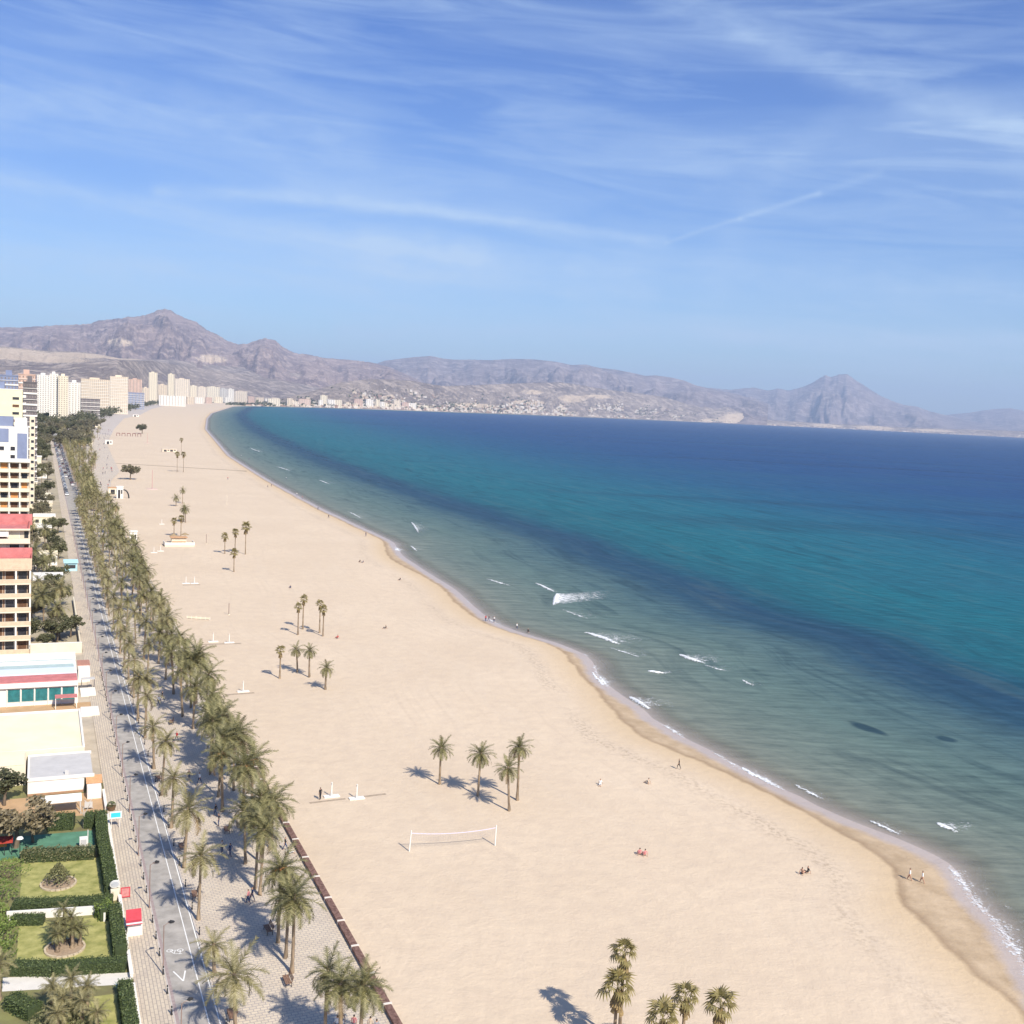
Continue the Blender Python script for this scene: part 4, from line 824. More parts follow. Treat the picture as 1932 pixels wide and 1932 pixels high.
mb = MB(); mb.box(-29.8, -.2, .2, 19.3, 2.9, 3.05); mb.box(-29.8, -8.1, -6.0, .2, 2.9, 3.0); mb.build('roof', crm, b)
mb = MB(); mb.box(-.28, .02, -.02, 19.55, 2.9, 3.35); mb.box(-30.02, .02, 19.3, 19.55, 2.9, 3.32); mb.build('parapet', plw, b)
b = thing('glazed_hall', 100., -6.1, 0, 'white low building with five teal windows and a red band on its roof', 'building')
box(b, 'wall', plw, -14, 0, 0, 20, 0, 4.0); box(b, 'red_band', redt, -13.4, -.1, .5, 5.2, 4.0, 4.16); 
mb = MB(); mb.box(-13.2, -.4, 5.4, 9.5, 4.0, 4.35); mb.build('roof_panel', mat('blue_white_roof', (.60, .65, .72), var=.05), b)
mb = MB(); mb.box(-13.2, -.4, 9.6, 12.6, 4.0, 4.25); mb.build('roof_panel', mat('grey_green_roof', (.38, .47, .46), var=.08), b)
mb = MB(); mb.box(-13.4, -.2, 12.7, 14.2, 4.0, 4.6); mb.build('roof_panel', plw, b)
mb = MB(); mb.box(-13.2, -.4, 14.3, 16.6, 4.0, 4.2); mb.build('roof_panel', MATS['grey_green_roof'], b); mb = MB(); mb.box(-13.4, 0.02, 16.7, 20.05, 4.0, 4.7); mb.build('roof_panel', plw, b)
for k in range(5): win(b, -11.4 + 2.2 * k, -9.35 + 2.2 * k, -.02, .75, 3.1, tealg, plw, .06)
pme = MB().box(0, .13, -.22, -.02, 0, 3.3).mesh('pillar', plw)
for k in range(6): link('pillar', pme, b, (-11.55 + 2.2 * k, 0, 0))
pass; box(b, 'ledge', plw, -13.9, -.05, -.5, -.02, 3.35, 3.6)
b = thing('awning', 96.4, -6.3, 0, 'red terrace awning below the teal windows', 'awning'); mb = MB(); mb.box(-3.6, 0, 0, 2.2, 2.0, 2.1); mb.build('canopy', redt, b)
for x, y in ((-3.5, .1), (-.1, .1), (-3.5, 2.1), (-.1, 2.1)): box(b, 'post', plw, x - .05, x + .05, y - .05, y + .05, 0, 2.0)
b = thing('kiosk', 117.5, -5.6, 0, 'small white annex with a red brown roof beside the red banded building', 'building'); box(b, 'wall', plw, 0, 2.1, -3., 3., 0, 2.4); box(b, 'roof', mat('brown_tiles', (.40, .20, .15), var=.2, scale=4), -.1, 2.2, .4, 4.6, 2.4, 2.55)
b = thing('white_canopy', 109.2, -5.3, 0, 'grey shade canopy beside the red banded building', 'canopy'); box(b, 'cloth', greyr, 0, 2.4, -.8, .9, 2., 2.08)
for x, y in ((.1, -.7), (2.3, -.7), (.1, .8), (2.3, .8)): box(b, 'post', darkc, x - .04, x + .04, y - .04, y + .04, 0, 2.)
for k, (sa, sb, lab) in enumerate(((104., 108.5, 'white terrace slab right of the teal windows'), (91., 95.5, 'white paved terrace block between the pavement and the red awning'))):
    b = thing('terrace_block', sa, -4.2, 0, lab, 'terrace'); box(b, 'slab', plw, -1.6 if k else -1.3, 1.3, 0, sb - sa, 0, .5)
# stepped brown apartment block
def balcony_block(root, x0, x1, y0, depth, z0, fl, nfl, slabm, wallm, bays, wm, railh=.95, over=1.3, colx=()):
    box(root, 'wall', wallm, x0, x1, y0 + over, y0 + depth, z0, z0 + fl * nfl)
    for k in range(nfl):
        z = z0 + fl * k
        mb = MB(); mb.box(x0 - .02, x1 + .05, y0, y0 + over + .02, z - .12, z + .14); mb.box(x0, x1 + .03, y0 - .02, y0 + .12, z + .14, z + railh); mb.box(x1 - .1, x1 + .05, y0 + .12, y0 + over, z + .14, z + railh); mb.box(x0, x1 + .06, y0 - .05, y0 + .15, z + railh, z + railh + .07, mi=1); mb.box(x0, x1 + .07, y0 - .035, y0 - .021, z - .12, z + .14, mi=1); mb.build('balcony', [slabm, plc], root)
        for i, (a, c) in enumerate(bays): win(root, a, c, y0 + over - .02, z + .2, z + fl - .35, wm[(i + k) % len(wm)], plw if i % 2 else slabm, .08)
    mb = MB(); mb.box(x0 - .02, x1 + .05, y0 - .05, y0 + over + .4, z0 + fl * nfl - .15, z0 + fl * nfl + .12); mb.build('cornice', slabm, root)
    for x in colx: box(root, 'pillar', plw, x, x + .32, y0 + .02, y0 + over, z0, z0 + fl * nfl - .16)
tanp = mat('tan_balcony', (.58, .44, .31), var=.1, scale=1.5)
b = thing('apartment_block', 140, -14.1, 0, 'brown apartment block with tan balconies and red roof terraces at the left edge', 'apartment block')
balcony_block(b, -16, -.1, 0, 14, .1, 2.95, 6, tanp, plo, [(-2.6, -.75), (-5.0, -3.2), (-7.6, -5.4), (-10.2, -8.), (-13., -11.)], (brownw, glassm, glassm), colx=(-3.05, -7.9, -.38))
box(b, 'wall', plp, -16, 0, 0.6, 14, 17.9, 19.4); box(b, 'parapet', tanp, -16, .1, -.1, .12, 17.9, 20.2)
for a, c in ((-2.7, -.9), (-5.2, -3.3), (-8., -5.8)): win(b, a, c, .58, 17.95, 19.3, glassm, plw, .08)
box(b, 'terrace_floor', redt, -16, -.1, .14, 7.2, 19.4, 19.6); box(b, 'parapet', mat('red_wall', (.46, .15, .13), var=.1), -.14, .1, .15, 14, 19.6, 20.35)
balcony_block(b, -16, -.4, 7.2, 9, 19.6, 2.85, 2, plc, plb, [(-1.6, -.6), (-4.4, -2.4), (-9, -5)], (brownw, glassm, plc), over=1.1)
box(b, 'terrace_wall', redt, -16, .05, 6.9, 7.15, 19.6, 21.5); box(b, 'terrace_wall', redt, -16, .0, 16., 16.25, 25.3, 27.7); box(b, 'terrace_floor', redt, -16, -.5, 8.1, 16, 25.3, 25.5); box(b, 'parapet', MATS['red_wall'], -.7, -.42, 8.3, 16.1, 25.3, 26.3); box(b, 'awning', plw, -16, -4.5, 6.6, 7.1, 23.9, 24.9)
S6 = (262.0,-23.9,-15.6,32.1)
b = thing('apartment_block', S6[0], S6[2], 0, 'cream apartment block with orange awnings on its balconies, behind the brown block', 'apartment block')
nf_ = int(S6[3] / 3.0)
balcony_block(b, -22, -.1, 0, 14, S6[3] - 3.0 * nf_, 3.0, nf_, plc, plb, [(-2.4, -.6), (-5.4, -3.2), (-8.2, -6.2), (-11., -9.)], (glassm, brownw, brownw, orangew), colx=(-2.9, -5.9))
box(b, 'roof', plw, -22.1, .1, -.4, 14, S6[3], S6[3] + .3); box(b, 'roof_hut', plw, -14, -6, 5, 11, S6[3] + .3, S6[3] + 2.6)
S7a = (330.0,-26.0,-16.8,40.4)
b = thing('office_block', S7a[0], S7a[2], 0, 'white block with large blue grey wall panels behind the cream apartments', 'building')
box(b, 'wall', plw, -26, 0, 0, 16, 0, S7a[3]); box(b, 'panel', bluep, -3.6, -.3, -.12, -.01, S7a[3] - 12, S7a[3] - 2.2); box(b, 'panel', bluep, -14, -6.4, -.12, -.01, S7a[3] - 5.5, S7a[3] - .6)
for k in range(7):
    for x in (-5.9, -9.5, -13.5): win(b, x, x + 1.7, -.02, S7a[3] - 8.6 - 3 * k, S7a[3] - 7.0 - 3 * k, glassm, plw, .1)
box(b, 'roof', greyr, -26, -.2, .2, 15.8, S7a[3], S7a[3] + .15); box(b, 'stair_hut', plw, -4.5, -.4, 2, 8, S7a[3] + .15, S7a[3] + 3.2); box(b, 'panel', bluep, -18, -5, 6, 10, S7a[3] + .15, S7a[3] + 3.6)
S7 = (397.0,-28.1,-19.7,53.5)
b = thing('tower_block', S7[0], S7[2], 0, 'pale yellow windowless tower wall with a single column of small windows', 'apartment block')
box(b, 'wall', ply, -30, 0, 0, 14, 0, S7[3])
for k in range(12): win(b, -3.9, -1.2, -.02, S7[3] - 4.2 - 3.1 * k, S7[3] - 2.9 - 3.1 * k, brownw if k % 2 else glassm, plc, .1)
mb = MB()
for k in range(14): mb.box(0, 1.3, 1.5, 13, S7[3] - 3.1 * (k + 1), S7[3] - 3.1 * (k + 1) + 1.0)
mb.build('side_balconies', plw, b); box(b, 'side_glazing', darkc, .01, .12, 1.5, 13, 0, S7[3] - .8)
box(b, 'roof', plw, -30.1, .1, -.1, 14.1, S7[3], S7[3] + .25); box(b, 'roof_hut', bluep, -14, -7, 4, 10, S7[3] + .25, S7[3] + 3.)
S7b = (420.0,-17.1,-15.0,42.0)
b = thing('stair_tower', S7b[0], S7b[2], 0, 'slim cream stair tower with a ladder of dark square windows', 'building')
wd_ = S7b[2] - S7b[1]; box(b, 'wall', plc, -wd_, 0, 0, 9, 0, S7b[3])
for k in range(int(S7b[3] / 3.0) - 1): win(b, -wd_ + .5, -wd_ + 1.9, -.02, S7b[3] - 2.6 - 3.0 * k, S7b[3] - 1.2 - 3.0 * k, glassm, plw, .1)
box(b, 'roof', plw, -wd_ - .1, .1, -.1, 9.1, S7b[3], S7b[3] + .2)
for sx, lab, m_ in (((212.0,-14.0,-6.7,10.1), 'low white roofed hall among the gardens left of the road', plw), ((330.0,-13.9,-8.7,18.2), 'smaller white roof between garden trees farther up the road', plw), ((420.0,-14.9,-7.6,16.0), 'pale low house roof beside the slim stair tower', plc)):
    b = thing('low_house', sx[0], sx[2], 0, lab, 'building'); hh = 3.6; wd_ = sx[2] - sx[1]
    box(b, 'wall', plc, -wd_, 0, 0, 12, 0, hh); box(b, 'roof', m_, -wd_ - .2, .2, -.2, 12.2, hh, hh + .3); 
    for k in range(3): win(b, -wd_ + .6 + k * wd_ / 3.2, -wd_ + .6 + (k + .62) * wd_ / 3.2, -.02, 1., 2.4, glassm, plw, .08)
for i, (s_, t_, wd_, dp_, hh, lab) in enumerate(((262, -7.5, 7, 9, 3.2, 'pale house among palms just beyond the low white roofed hall'), (368, -7., 8, 10, 3.5, 'pale house close to the road beyond the smaller white roof'), (455, -8., 12, 12, 4, 'pale house beside the road past the slim stair tower'), (520, -14., 14, 14, 5, 'larger pale house behind the road past the slim stair tower'), (610, -9., 14, 14, 5, 'pale house beside the distant road, half hidden by trees'), (720, -12., 18, 16, 6, 'pale house far up the road, last before the wooded strip'))):
    b = thing('low_house', s_, t_, 0, lab, 'building'); box(b, 'wall', plc if i % 2 else plw, -wd_, 0, 0, dp_, 0, hh); box(b, 'roof', plw if i % 2 else crm, -wd_ - .2, .2, -.2, dp_ + .2, hh, hh + .3); box(b, 'yard_wall', plw, -wd_ - 6, -wd_ - .25, 1, 1.3, 0, 1.6)
    for k in range(3): win(b, -wd_ + .6 + k * wd_ / 3.2, -wd_ + .6 + (k + .6) * wd_ / 3.2, -.02, hh * .3, hh * .72, glassm, plw, .08)
b = thing('garden_wall', 139.4, -4.2, 0, 'pale garden wall beside the pavement at the foot of the brown block', 'wall'); mb = MB(); mb.box(-10, 0, 0, .3, 0, 2.2); mb.box(-.3, 0, .3, 60, 0, 1.3); mb.build('wall_body', plc, b); box(b, 'coping', plw, -10.05, .05, -.05, .35, 2.2, 2.32)
b = thing('kiosk', *(249.7,-3.8), 0, 'light blue kiosk beside the road with a dark opening', 'kiosk'); ltb = mat('light_blue', (.42, .66, .74), var=.08)
box(b, 'wall', ltb, -1.8, 1.8, 0, 3.2, 0, 2.6); box(b, 'roof', ltb, -2.1, 2.1, -.5, 6.5, 2.6, 2.8); box(b, 'opening', glassm, -1.3, 1.3, -.05, .02, .9, 2.0)
# ---- far towers: box, floor ledges, window columns
def tower(x, label, m, group=None, depth=16., cols=6, fl=3.1, cat='apartment block', hut=True, name='tower_block', ledge=plw, wm_=None):
    s, t0, t1, h = x; wd = t1 - t0; root = thing(name, s, t1, 0, label, cat, group)
    box(root, 'wall', m, -wd, 0, 0, depth, 0, h); mb = MB(); lb = MB(); nf = max(2, int(h / fl))
    for k in range(nf):
        z = h - fl * (k + 1)
        if z < 0: break
        for c in range(cols):
            a = -wd + wd * (c + .3) / cols; mb.box(a, a + wd * .36 / cols, -.15, .01, z + 1.0, z + 2.2)
        for c in range(3): mb.box(-.01, .15, 1.5 + c * depth / 3.2, 1.5 + (c + .55) * depth / 3.2, z + .9, z + 2.3)
        lb.box(-wd - .05, .35, -.5, depth, z - .12, z + .12 + (.7 if cols > 4 else 0) * (k % 2))
    w_ = mb.build('windows', wm_ or MATS['far_window'], root); w_['kind'] = 'stuff'; l_ = lb.build('floor_ledges', ledge, root); l_['kind'] = 'stuff'
    rf = MB(); rf.box(-wd - .3, .3, -.3, depth + .3, h, h + .6); rf.build('roof', m, root)
    if hut: box(root, 'roof_hut', m, -wd * .7, -wd * .35, depth * .3, depth * .7, h + .6, h + 3.8)
    return root
mat('far_window', (.22, .18, .165), var=.35, scale=.3)
tower((1799.5,-19.1,-0.4,71.8), 'left slab of the white high rise cluster, with a dark central window column', plw, None, 18, 5)
tower((1659.2,-1.3,10.4,73.1), 'tall white tower beside the left slab in the high rise cluster', plw, None, 18, 3)
tower((1650.6,10.3,24.1,70.6), 'white tower in the middle of the high rise cluster with shaded balconies', plc, None, 18, 4)
tower((1696.0,25.4,42.4,62.2), 'lower right block of the white high rise cluster with two window columns', plw, None, 18, 4)
tower((2358.5,63.4,119.9,73.4), 'wide beige apartment slab right of the white high rise cluster', plb, None, 20, 14)
tower((2506.7,128.4,167.2,83.2), 'right half of the wide beige slab, with a raised roof hut', pls, None, 20, 9)
tower((1841.3,47.6,77.3,36.9), 'low dark parking building with a white roof under the beige slab', darkc, None, 20, 5, hut=False, name='parking_building', cat='building')
tower((3540.9,239.7,279.4,88.4), 'square pale block just right of the wide beige slab', plp, None, 18, 4)
tower((3247.4,216.5,263.3,47.6), 'white low block with a bluish top in front of the skyline towers', bluep, None, 18, 5, hut=False)
tower((4019.4,319.4,342.9,64.4), 'narrow beige block between the pale block and the tall tower', plb, None, 16, 3)
tower((4593.5,390.2,423.4,129.6), 'tallest slim cream tower of the far skyline', plc, None, 18, 4)
tower((4746.6,439.7,478.5,82.9), 'beige block between the two slim towers of the skyline', plb, None, 16, 4)
tower((5107.8,517.3,545.3,135.1), 'second slim cream tower, thinner than the tallest one', plc, None, 18, 3)
tower((5591.1,599.4,671.3,121.8), 'broad beige block right of the two slim towers', pls, None, 18, 7)
tower((4362.7,409.9,509.9,39.4), 'long low white block in front of the skyline towers', plw, None, 18, 9, hut=False)
tower((6185.8,745.4,782.5,94.0), 'cream block at the start of the beachfront row', plc, None, 18, 4)
tower((6820.9,865.8,919.6,94.1), 'beachfront block with dark ground floor arches', pls, None, 18, 5)
tower((7485.2,1012.4,1096.2,101.7), 'wide cream block in the middle of the beachfront row', plc, None, 18, 6)
tower((7958.2,1169.0,1217.6,97.1), 'narrow block with a grey centre in the beachfront row', greyr, None, 18, 3)
tower((8324.2,1277.3,1324.4,97.7), 'white block near the end of the beachfront row', plw, None, 18, 3)
tower((8571.7,1367.7,1465.4,86.6), 'last beige block of the beachfront row before the low houses', plb, None, 18, 6)
for x, lab, m_ in (((700.0,-37.7,-27.0,61.1), 'bluish white block on the left edge of the skyline', bluep), ((760.0,-27.8,-16.6,62.9), 'reddish brown block behind the yellow tower', plp), ((560.0,-21.8,-14.8,57.0), 'shade-dark block with white balcony bands left of the white high rise cluster', darkc)):  # last block: facade shade is put into its dark wall colour
    tower(x, lab, m_, None, 16, 5)
def low_block(x, m_):
    tower(x, 'low pale house in front of the skyline blocks at the head of the beach', m_, 'low houses at the head of the beach', 20, 4, hut=False, name='low_house', cat='building')
for x, m_ in (((2660.3,137.2,155.0,30.2), plw), ((2987.1,177.4,196.1,33.9), plp), ((5268.9,620.5,654.6,35.1), plb), ((5881.7,736.0,779.6,32.3), plw), ((6310.8,848.1,883.4,33.2), plp), ((6809.8,965.7,1016.9,37.5), plc), ((7419.6,1121.5,1170.5,35.6), plw), ((8231.9,1415.5,1462.8,49.7), plp), ((8090.0,1445.5,1507.9,45.1), plb), ((8225.8,1541.0,1584.9,40.0), plw), ((8042.6,1557.6,1612.6,47.1), plc)): low_block(x, m_)
CN = ['white', 'cream', 'beige', 'sand coloured', 'pink', 'bright white', 'pale cream']
cols_ = [plw, plc, plb, pls, plp, plw, plc]
fx = 528.; k = 0
while fx < 826:
    wdp = rnd.choice((8, 10, 13, 16, 22)); pk = 19 + 9 * math.exp(-((fx - 610) / 55) ** 2) + 5 * math.exp(-((fx - 740) / 40) ** 2); k += 1
    az0 = -.21318 + (fx - 530) * .00047993; r_ = lerp(az0, R6) - 1255; wm = wdp * r_ / 2050.
    p = Vector((r_ * math.sin(az0), r_ * math.cos(az0), 0)); hh = rnd.uniform(.55, 1.1) * pk * r_ / 2050. * .75
    g = p - O_; s_, t_ = g.dot(E_), g.dot(N_)
    tower((s_, t_ - wm, t_, hh), (CN[k % 7] + ' apartment block on the far shore of the bay, ' + (ORD[k - 1] if k <= 20 else ('last' if fx > 800 else 'next to last')) + ' from the left'), cols_[k % 7], 'apartment blocks along the far shore', 22, max(2, int(wdp / 4)), hut=k % 3 == 0)
    fx += wdp + rnd.choice((0, 1, 1, 3))
# villages scattered on the far slopes: far too many and too small to count
vm_ = MB(); rv = random.Random(5)
hill6 = bpy.data.objects['hills.002'] if 'hills.002' in bpy.data.objects else None
for k in range(2600):
    fx = rv.choice((rv.uniform(470, 900), rv.gauss(760, 90), rv.gauss(1010, 110), rv.gauss(1130, 70), rv.uniform(780, 1340), rv.gauss(1090, 60), rv.uniform(1330, 1990)))
    if not 465 < fx < 1990: continue
    az_ = -.21318 + (fx - 530) * .00047993; r6 = lerp(az_, R6); up_ = abs(rv.gauss(0, .22)) * (.5 if fx > 1330 else 1)
    r_ = r6 - 1250 + 1250 * min(.8, up_); zt = H + lerp(az_, L6) * r6
    z = max(0., zt * (max(0., (r_ - r6 + 1300) / 1300)) ** 1.1) - 6
    x, y = r_ * math.sin(az_), r_ * math.cos(az_); a = rv.uniform(6, 16); b_ = rv.uniform(6, 12)
    vm_.box(x - a, x + a, y - b_, y + b_, z - 6, z + rv.uniform(8, 18), mi=rv.choice((0, 0, 1, 2)))
struct(vm_.build('village_houses', [mat('village_wall', (.66, .60, .53), var=.15, scale=.01), plb, mat('village_roof', (.33, .22, .17), var=.2, scale=.01)]), 'stuff')
vt = MB()
for k in range(900):
    fx = rv.uniform(440, 1400); az_ = -.21318 + (fx - 530) * .00047993; r6 = lerp(az_, R6); r_ = r6 - 1230 + 1230 * abs(rv.gauss(0, .25)); zt = H + lerp(az_, L6) * r6
    z = max(0., zt * (max(0., (r_ - r6 + 1300) / 1300)) ** 1.1); x, y = r_ * math.sin(az_), r_ * math.cos(az_)
    for j in range(5): leaf_quad(vt, Vector((x + rv.gauss(0, 14), y, z + rv.uniform(0, 10))), rv.uniform(7, 15), rv)
struct(vt.build('hillside_trees', LF['pine']), 'stuff')
# ------------------------------------------------------------------ street furniture
polem = mat('lamp_pole_paint', (.26, .18, .15), var=.12, rough=.5); black = mat('black_iron', (.03, .03, .032), rough=.5, var=.2)
wood = mat('bench_wood', (.19, .105, .07), var=.3, scale=6, c2=(.25, .15, .10), bump=.3); wwood = mat('wall_plank', (.150, .078, .062), var=.28, scale=3., c2=(.21, .125, .10), bump=.3)
red_ = mat('red_paint', (.50, .06, .075), var=.1, rough=.5)
def copy_tree(o, parent=None):
    c = o.copy(); COL.objects.link(c); c.parent = parent
    for ch in list(o.children): copy_tree(ch, c)
    return c
def place(proto, used, s, t, rot, label, z=ZP):
    o = proto if not used else copy_tree(proto)
    o.location = W(s, t, z); o.rotation_euler = (0, 0, rot); o['label'] = label; return o
lp = thing('street_lamp', 0, 0, 0, '', 'street lamp', 'street lamps along the left kerb')
MB().tube([(0, 0, 0), (0, 0, .5), (0, 0, 4.9)], [.075, .06, .045], 8).build('pole', polem, lp); MB().tube([(0, 0, 4.85), (.25, 0, 5.02), (.62, .12, 5.05)], [.035, .03, .03], 6).build('arm', polem, lp)
mb = MB(); mb.tube([(.45, .1, 5.08), (.62, .12, 5.12), (.95, .18, 5.08)], [.05, .17, .08], 8); mb.build('lamp_head', black, lp)
for k in range(-1, 24):
    s = .5 + 14.45 * k
    place(lp, k > -1, s, -1.3, ROT, ('slim street lamp on the left kerb, %s from the bottom' % ORD[k + 1]) if k < 9 else 'slim street lamp on the left kerb in the distant part of the road')
bo = thing('bollard', 0, 0, 0, '', 'bollard', 'black bollards along both kerbs')
MB().tube([(0, 0, 0), (0, 0, .10), (0, 0, .12), (0, 0, .72), (0, 0, .74), (0, 0, .86)], [.10, .10, .065, .055, .08, .05], 8).build('post', black, bo); MB().tube([(0, 0, .60), (0, 0, .66)], [.072, .072], 8).build('band', mat('light_band', (.4, .4, .4)), bo)
u_ = False
for k in range(-2, 34):
    place(bo, u_, .4 + 3.68 * k + (.05 if k % 2 else 0), -1.28, ROT, ('small black bollard on the left kerb, %s from the bottom' % ORD[k + 2]) if k < 14 else 'small black bollard in the farther part of the left kerb row'); u_ = True
for k in range(-2, 20): place(bo, True, 1.4 + 5.95 * k, 2.98, ROT, 'small black bollard in the row on the right kerb')
# low wooden bench wall between promenade and sand: one thing per run, a plank set and a divider per bay
bw = thing('bench_wall', 0, 17.0, 0, 'long low wall of dark wooden planks with white dividers between promenade and sand', 'wall')
seg = 5.72
def bay_planks():
    out = []
    for j in range(5):
        mb = MB(); mb.box(.03 + j * .142, .03 + j * .142 + .128, -seg / 2 + .13, seg / 2 - .13, .50 + .004 * (j % 2), .56 + .004 * (j % 2)); out.append(mb.mesh('plank', wwood))
    mb = MB(); mb.box(.005, .03, -seg / 2 + .13, seg / 2 - .13, .28, .54); out.append(mb.mesh('plank', wwood)); return out
PLK = bay_planks(); dvm = MB().box(-.01, .80, -.13, .13, 0, .62).mesh('divider', mat('white_concrete', (.66, .60, .53), var=.08, scale=3))
bsm = MB().box(.06, .70, -seg / 2 + .1, seg / 2 - .1, 0, .47).mesh('footing', mat('wall_footing', (.34, .27, .22), var=.2, scale=2))
for k in range(-6, 15):
    y = 5.15 + seg * k
    o = link('divider', dvm, bw, (0, y, 0)); link('footing', bsm, bw, (0, y + seg / 2, 0))
    for me in PLK: link('plank', me, bw, (0, y + seg / 2, 0))
# benches
bn_ = thing('wooden_bench', 0, 0, 0, '', 'bench', 'wooden benches on the promenade')
for j in range(4): MB().box(-.45 + j * .15, -.45 + j * .15 + .125, -.85, .85, .42, .46).build('slat', wood, bn_)
for j in range(3): MB().box(.16 + .05 * j, .20 + .05 * j, -.85, .85, .55 + j * .15, .67 + j * .15).build('slat', wood, bn_)
for y in (-.7, .7):
    mb = MB(); mb.box(-.42, -.36, y - .03, y + .03, 0, .42); mb.box(.12, .18, y - .03, y + .03, 0, .42); mb.box(-.42, .18, y - .03, y + .03, .36, .415); mb.tube([(.13, y, .4), (.30, y, 1.0)], [.03, .03], 5); mb.build('leg', black, bn_)
BN = [(16.2, 3.75, 'wooden bench at the right kerb below the third palm shadow'), (-9.1, 3.8, 'wooden bench at the right kerb near the bottom edge'), (5.8, 9.9, 'wooden bench in front of the three slim palm trunks'), (33.8, 9.9, 'dark wooden bench beside a leaning promenade palm trunk'), (30., 3.9, 'wooden bench at the right kerb, half hidden by a pale palm crown'), (55.6, 3.6, 'wooden bench at the right kerb, farthest up the road'), (83, 8.2, 'dark bench in the shade between the palm rows'), (-4.9, 9.7, 'wooden bench beside the nearest slim palm trunk')]
for i, (s, t, lab) in enumerate(BN): place(bn_, i > 0, s, t, ROT + (.06 * (i % 3 - 1)), lab)
# planter at the terrace corner
pl = thing('planter', 45.4, -3.5, ZP, 'round brown planter with a small clipped bush at the terrace corner', 'planter'); MB().tube([(0, 0, 0), (0, 0, .5), (0, 0, .56)], [.42, .58, .60], 14).build('pot', mat('brown_pot', (.15, .09, .05)), pl)
mb = MB(); rb = random.Random(2)
for k in range(160):
    v = Vector((rb.gauss(0, 1), rb.gauss(0, 1), abs(rb.gauss(0, 1)))).normalized() * .55; leaf_quad(mb, v + Vector((0, 0, .62)), .10, rb)
mb.build('foliage', LF['hedge'], pl)
# low white wall along the gardens
gw = thing('low_wall', 0, -4.0, 0, 'low white garden wall along the left edge of the pavement', 'wall'); mb = MB()
for a, c in ((-12, -1.2), (.6, 5.4), (6.8, 18.2), (20.2, 43.), (45.8, 52.5)): mb.box(-.28, -.02, a, c, 0, .55)
mb.build('wall_body', plw, gw); mb = MB()
for a, c in ((-12, -1.2), (.6, 5.4), (6.8, 18.2), (20.2, 43.), (45.8, 52.5)): mb.box(-.32, .02, a - .04, c + .04, .55, .62)
mb.build('coping', plw, gw)
iw = thing('garden_wall', 16.6, -15.4, 0, 'white wall between the two lawns, curving down at its right end', 'wall'); base = W(16.6, -15.4); mb = MB()
pp = [(16.75, -15.4), (16.3, -12.5), (15.95, -10.3), (15.6, -8.2), (15.4, -6.6), (14.6, -6.1), (13.4, -5.95)]
iw.rotation_euler = (0, 0, 0)
for (a, c) in zip(pp, pp[1:]):
    pa, pb = W(*a) - base, W(*c) - base; d = (pb - pa).normalized(); nn = Vector((-d.y, d.x, 0)) * .1
    i = len(mb.v); mb.v += [tuple(q + Vector((0, 0, z))) for z in (0, .95) for q in (pa - nn, pb - nn, pb + nn, pa + nn)]
    for f in ((4, 5, 6, 7), (0, 1, 5, 4), (1, 2, 6, 5), (2, 3, 7, 6), (3, 0, 4, 7)): mb.f.append(tuple(i + k for k in f)); mb.mi.append(0)
mb.build('wall_body', plw, iw)
# signs by the pavement
sg = thing('round_sign', 18.45, -4.62, 0, 'round white advertising disc standing on a pale box at the hedge', 'sign'); box(sg, 'base', plc, -.45, .45, -.3, .3, 0, 1.15)
mb = MB(); mb.tube([(0, -.03, 1.74), (0, .045, 1.77)], [.56, .56], 20); mb.build('disc', whitep, sg); mb = MB(); mb.tube([(0, -.055, 1.73), (0, -.034, 1.738)], [.40, .40], 18); mb.build('emblem', mat('pale_grey_print', (.55, .57, .60)), sg)
sg = thing('red_sign', 18.2, -3.55, ZP, 'square red sign frame with a pale red panel beside the pavement', 'sign')
mb = MB(); mb.box(-.5, .5, -.04, .04, 1.15, 1.25); mb.box(-.5, .5, -.04, .04, .1, .2); mb.box(-.5, -.4, -.04, .04, .2, 1.15); mb.box(.4, .5, -.04, .04, .2, 1.15); mb.build('frame', red_, sg)
box(sg, 'panel', mat('pale_red', (.50, .20, .19), var=.2, scale=3), -.4, .4, -.015, .015, .2, 1.15); mb = MB()
for x in (-.45, .45): mb.box(x - .03, x + .03, -.03, .03, 0, .12)
mb.build('foot', black, sg)
sg = thing('blue_sign', 38.9, -3.35, ZP, 'cyan sign board with a white border at the pavement edge', 'sign'); mb = MB(); mb.box(-.72, .72, -.04, .04, 1.3, 2.2); mb.build('board', whitep, sg); box(sg, 'panel', mat('cyan_print', (.05, .50, .62), var=.08), -.58, .58, -.055, -.041, 1.45, 2.05)
mb = MB()
for x in (-.5, .5): mb.box(x - .03, x + .03, -.03, .03, 0, 1.3)
mb.build('leg', plw, sg)
ks = thing('kiosk', 9.6, -3.25, ZP, 'small white street kiosk under a red striped awning by the pavement', 'kiosk'); box(ks, 'body', plw, -.7, .75, -.5, .9, 0, 1.35)
mb = MB(); mb.box(-.85, .7, -.9, -.15, 1.36, 1.46); mb.face([(-.85, -.1, 1.48), (.7, -.1, 1.48), (.75, 1.2, 2.1), (-.75, 1.2, 2.1)]); mb.face([(-.85, -.1, 1.44), (-.75, 1.2, 2.06), (.75, 1.2, 2.06), (.7, -.1, 1.44)]); mb.build('awning', red_, ks); box(ks, 'stripe', whitep, -.86, .71, -.91, -.60, 1.465, 1.49); box(ks, 'post', black, -.86, -.80, -.9, -.84, 0, 1.36)
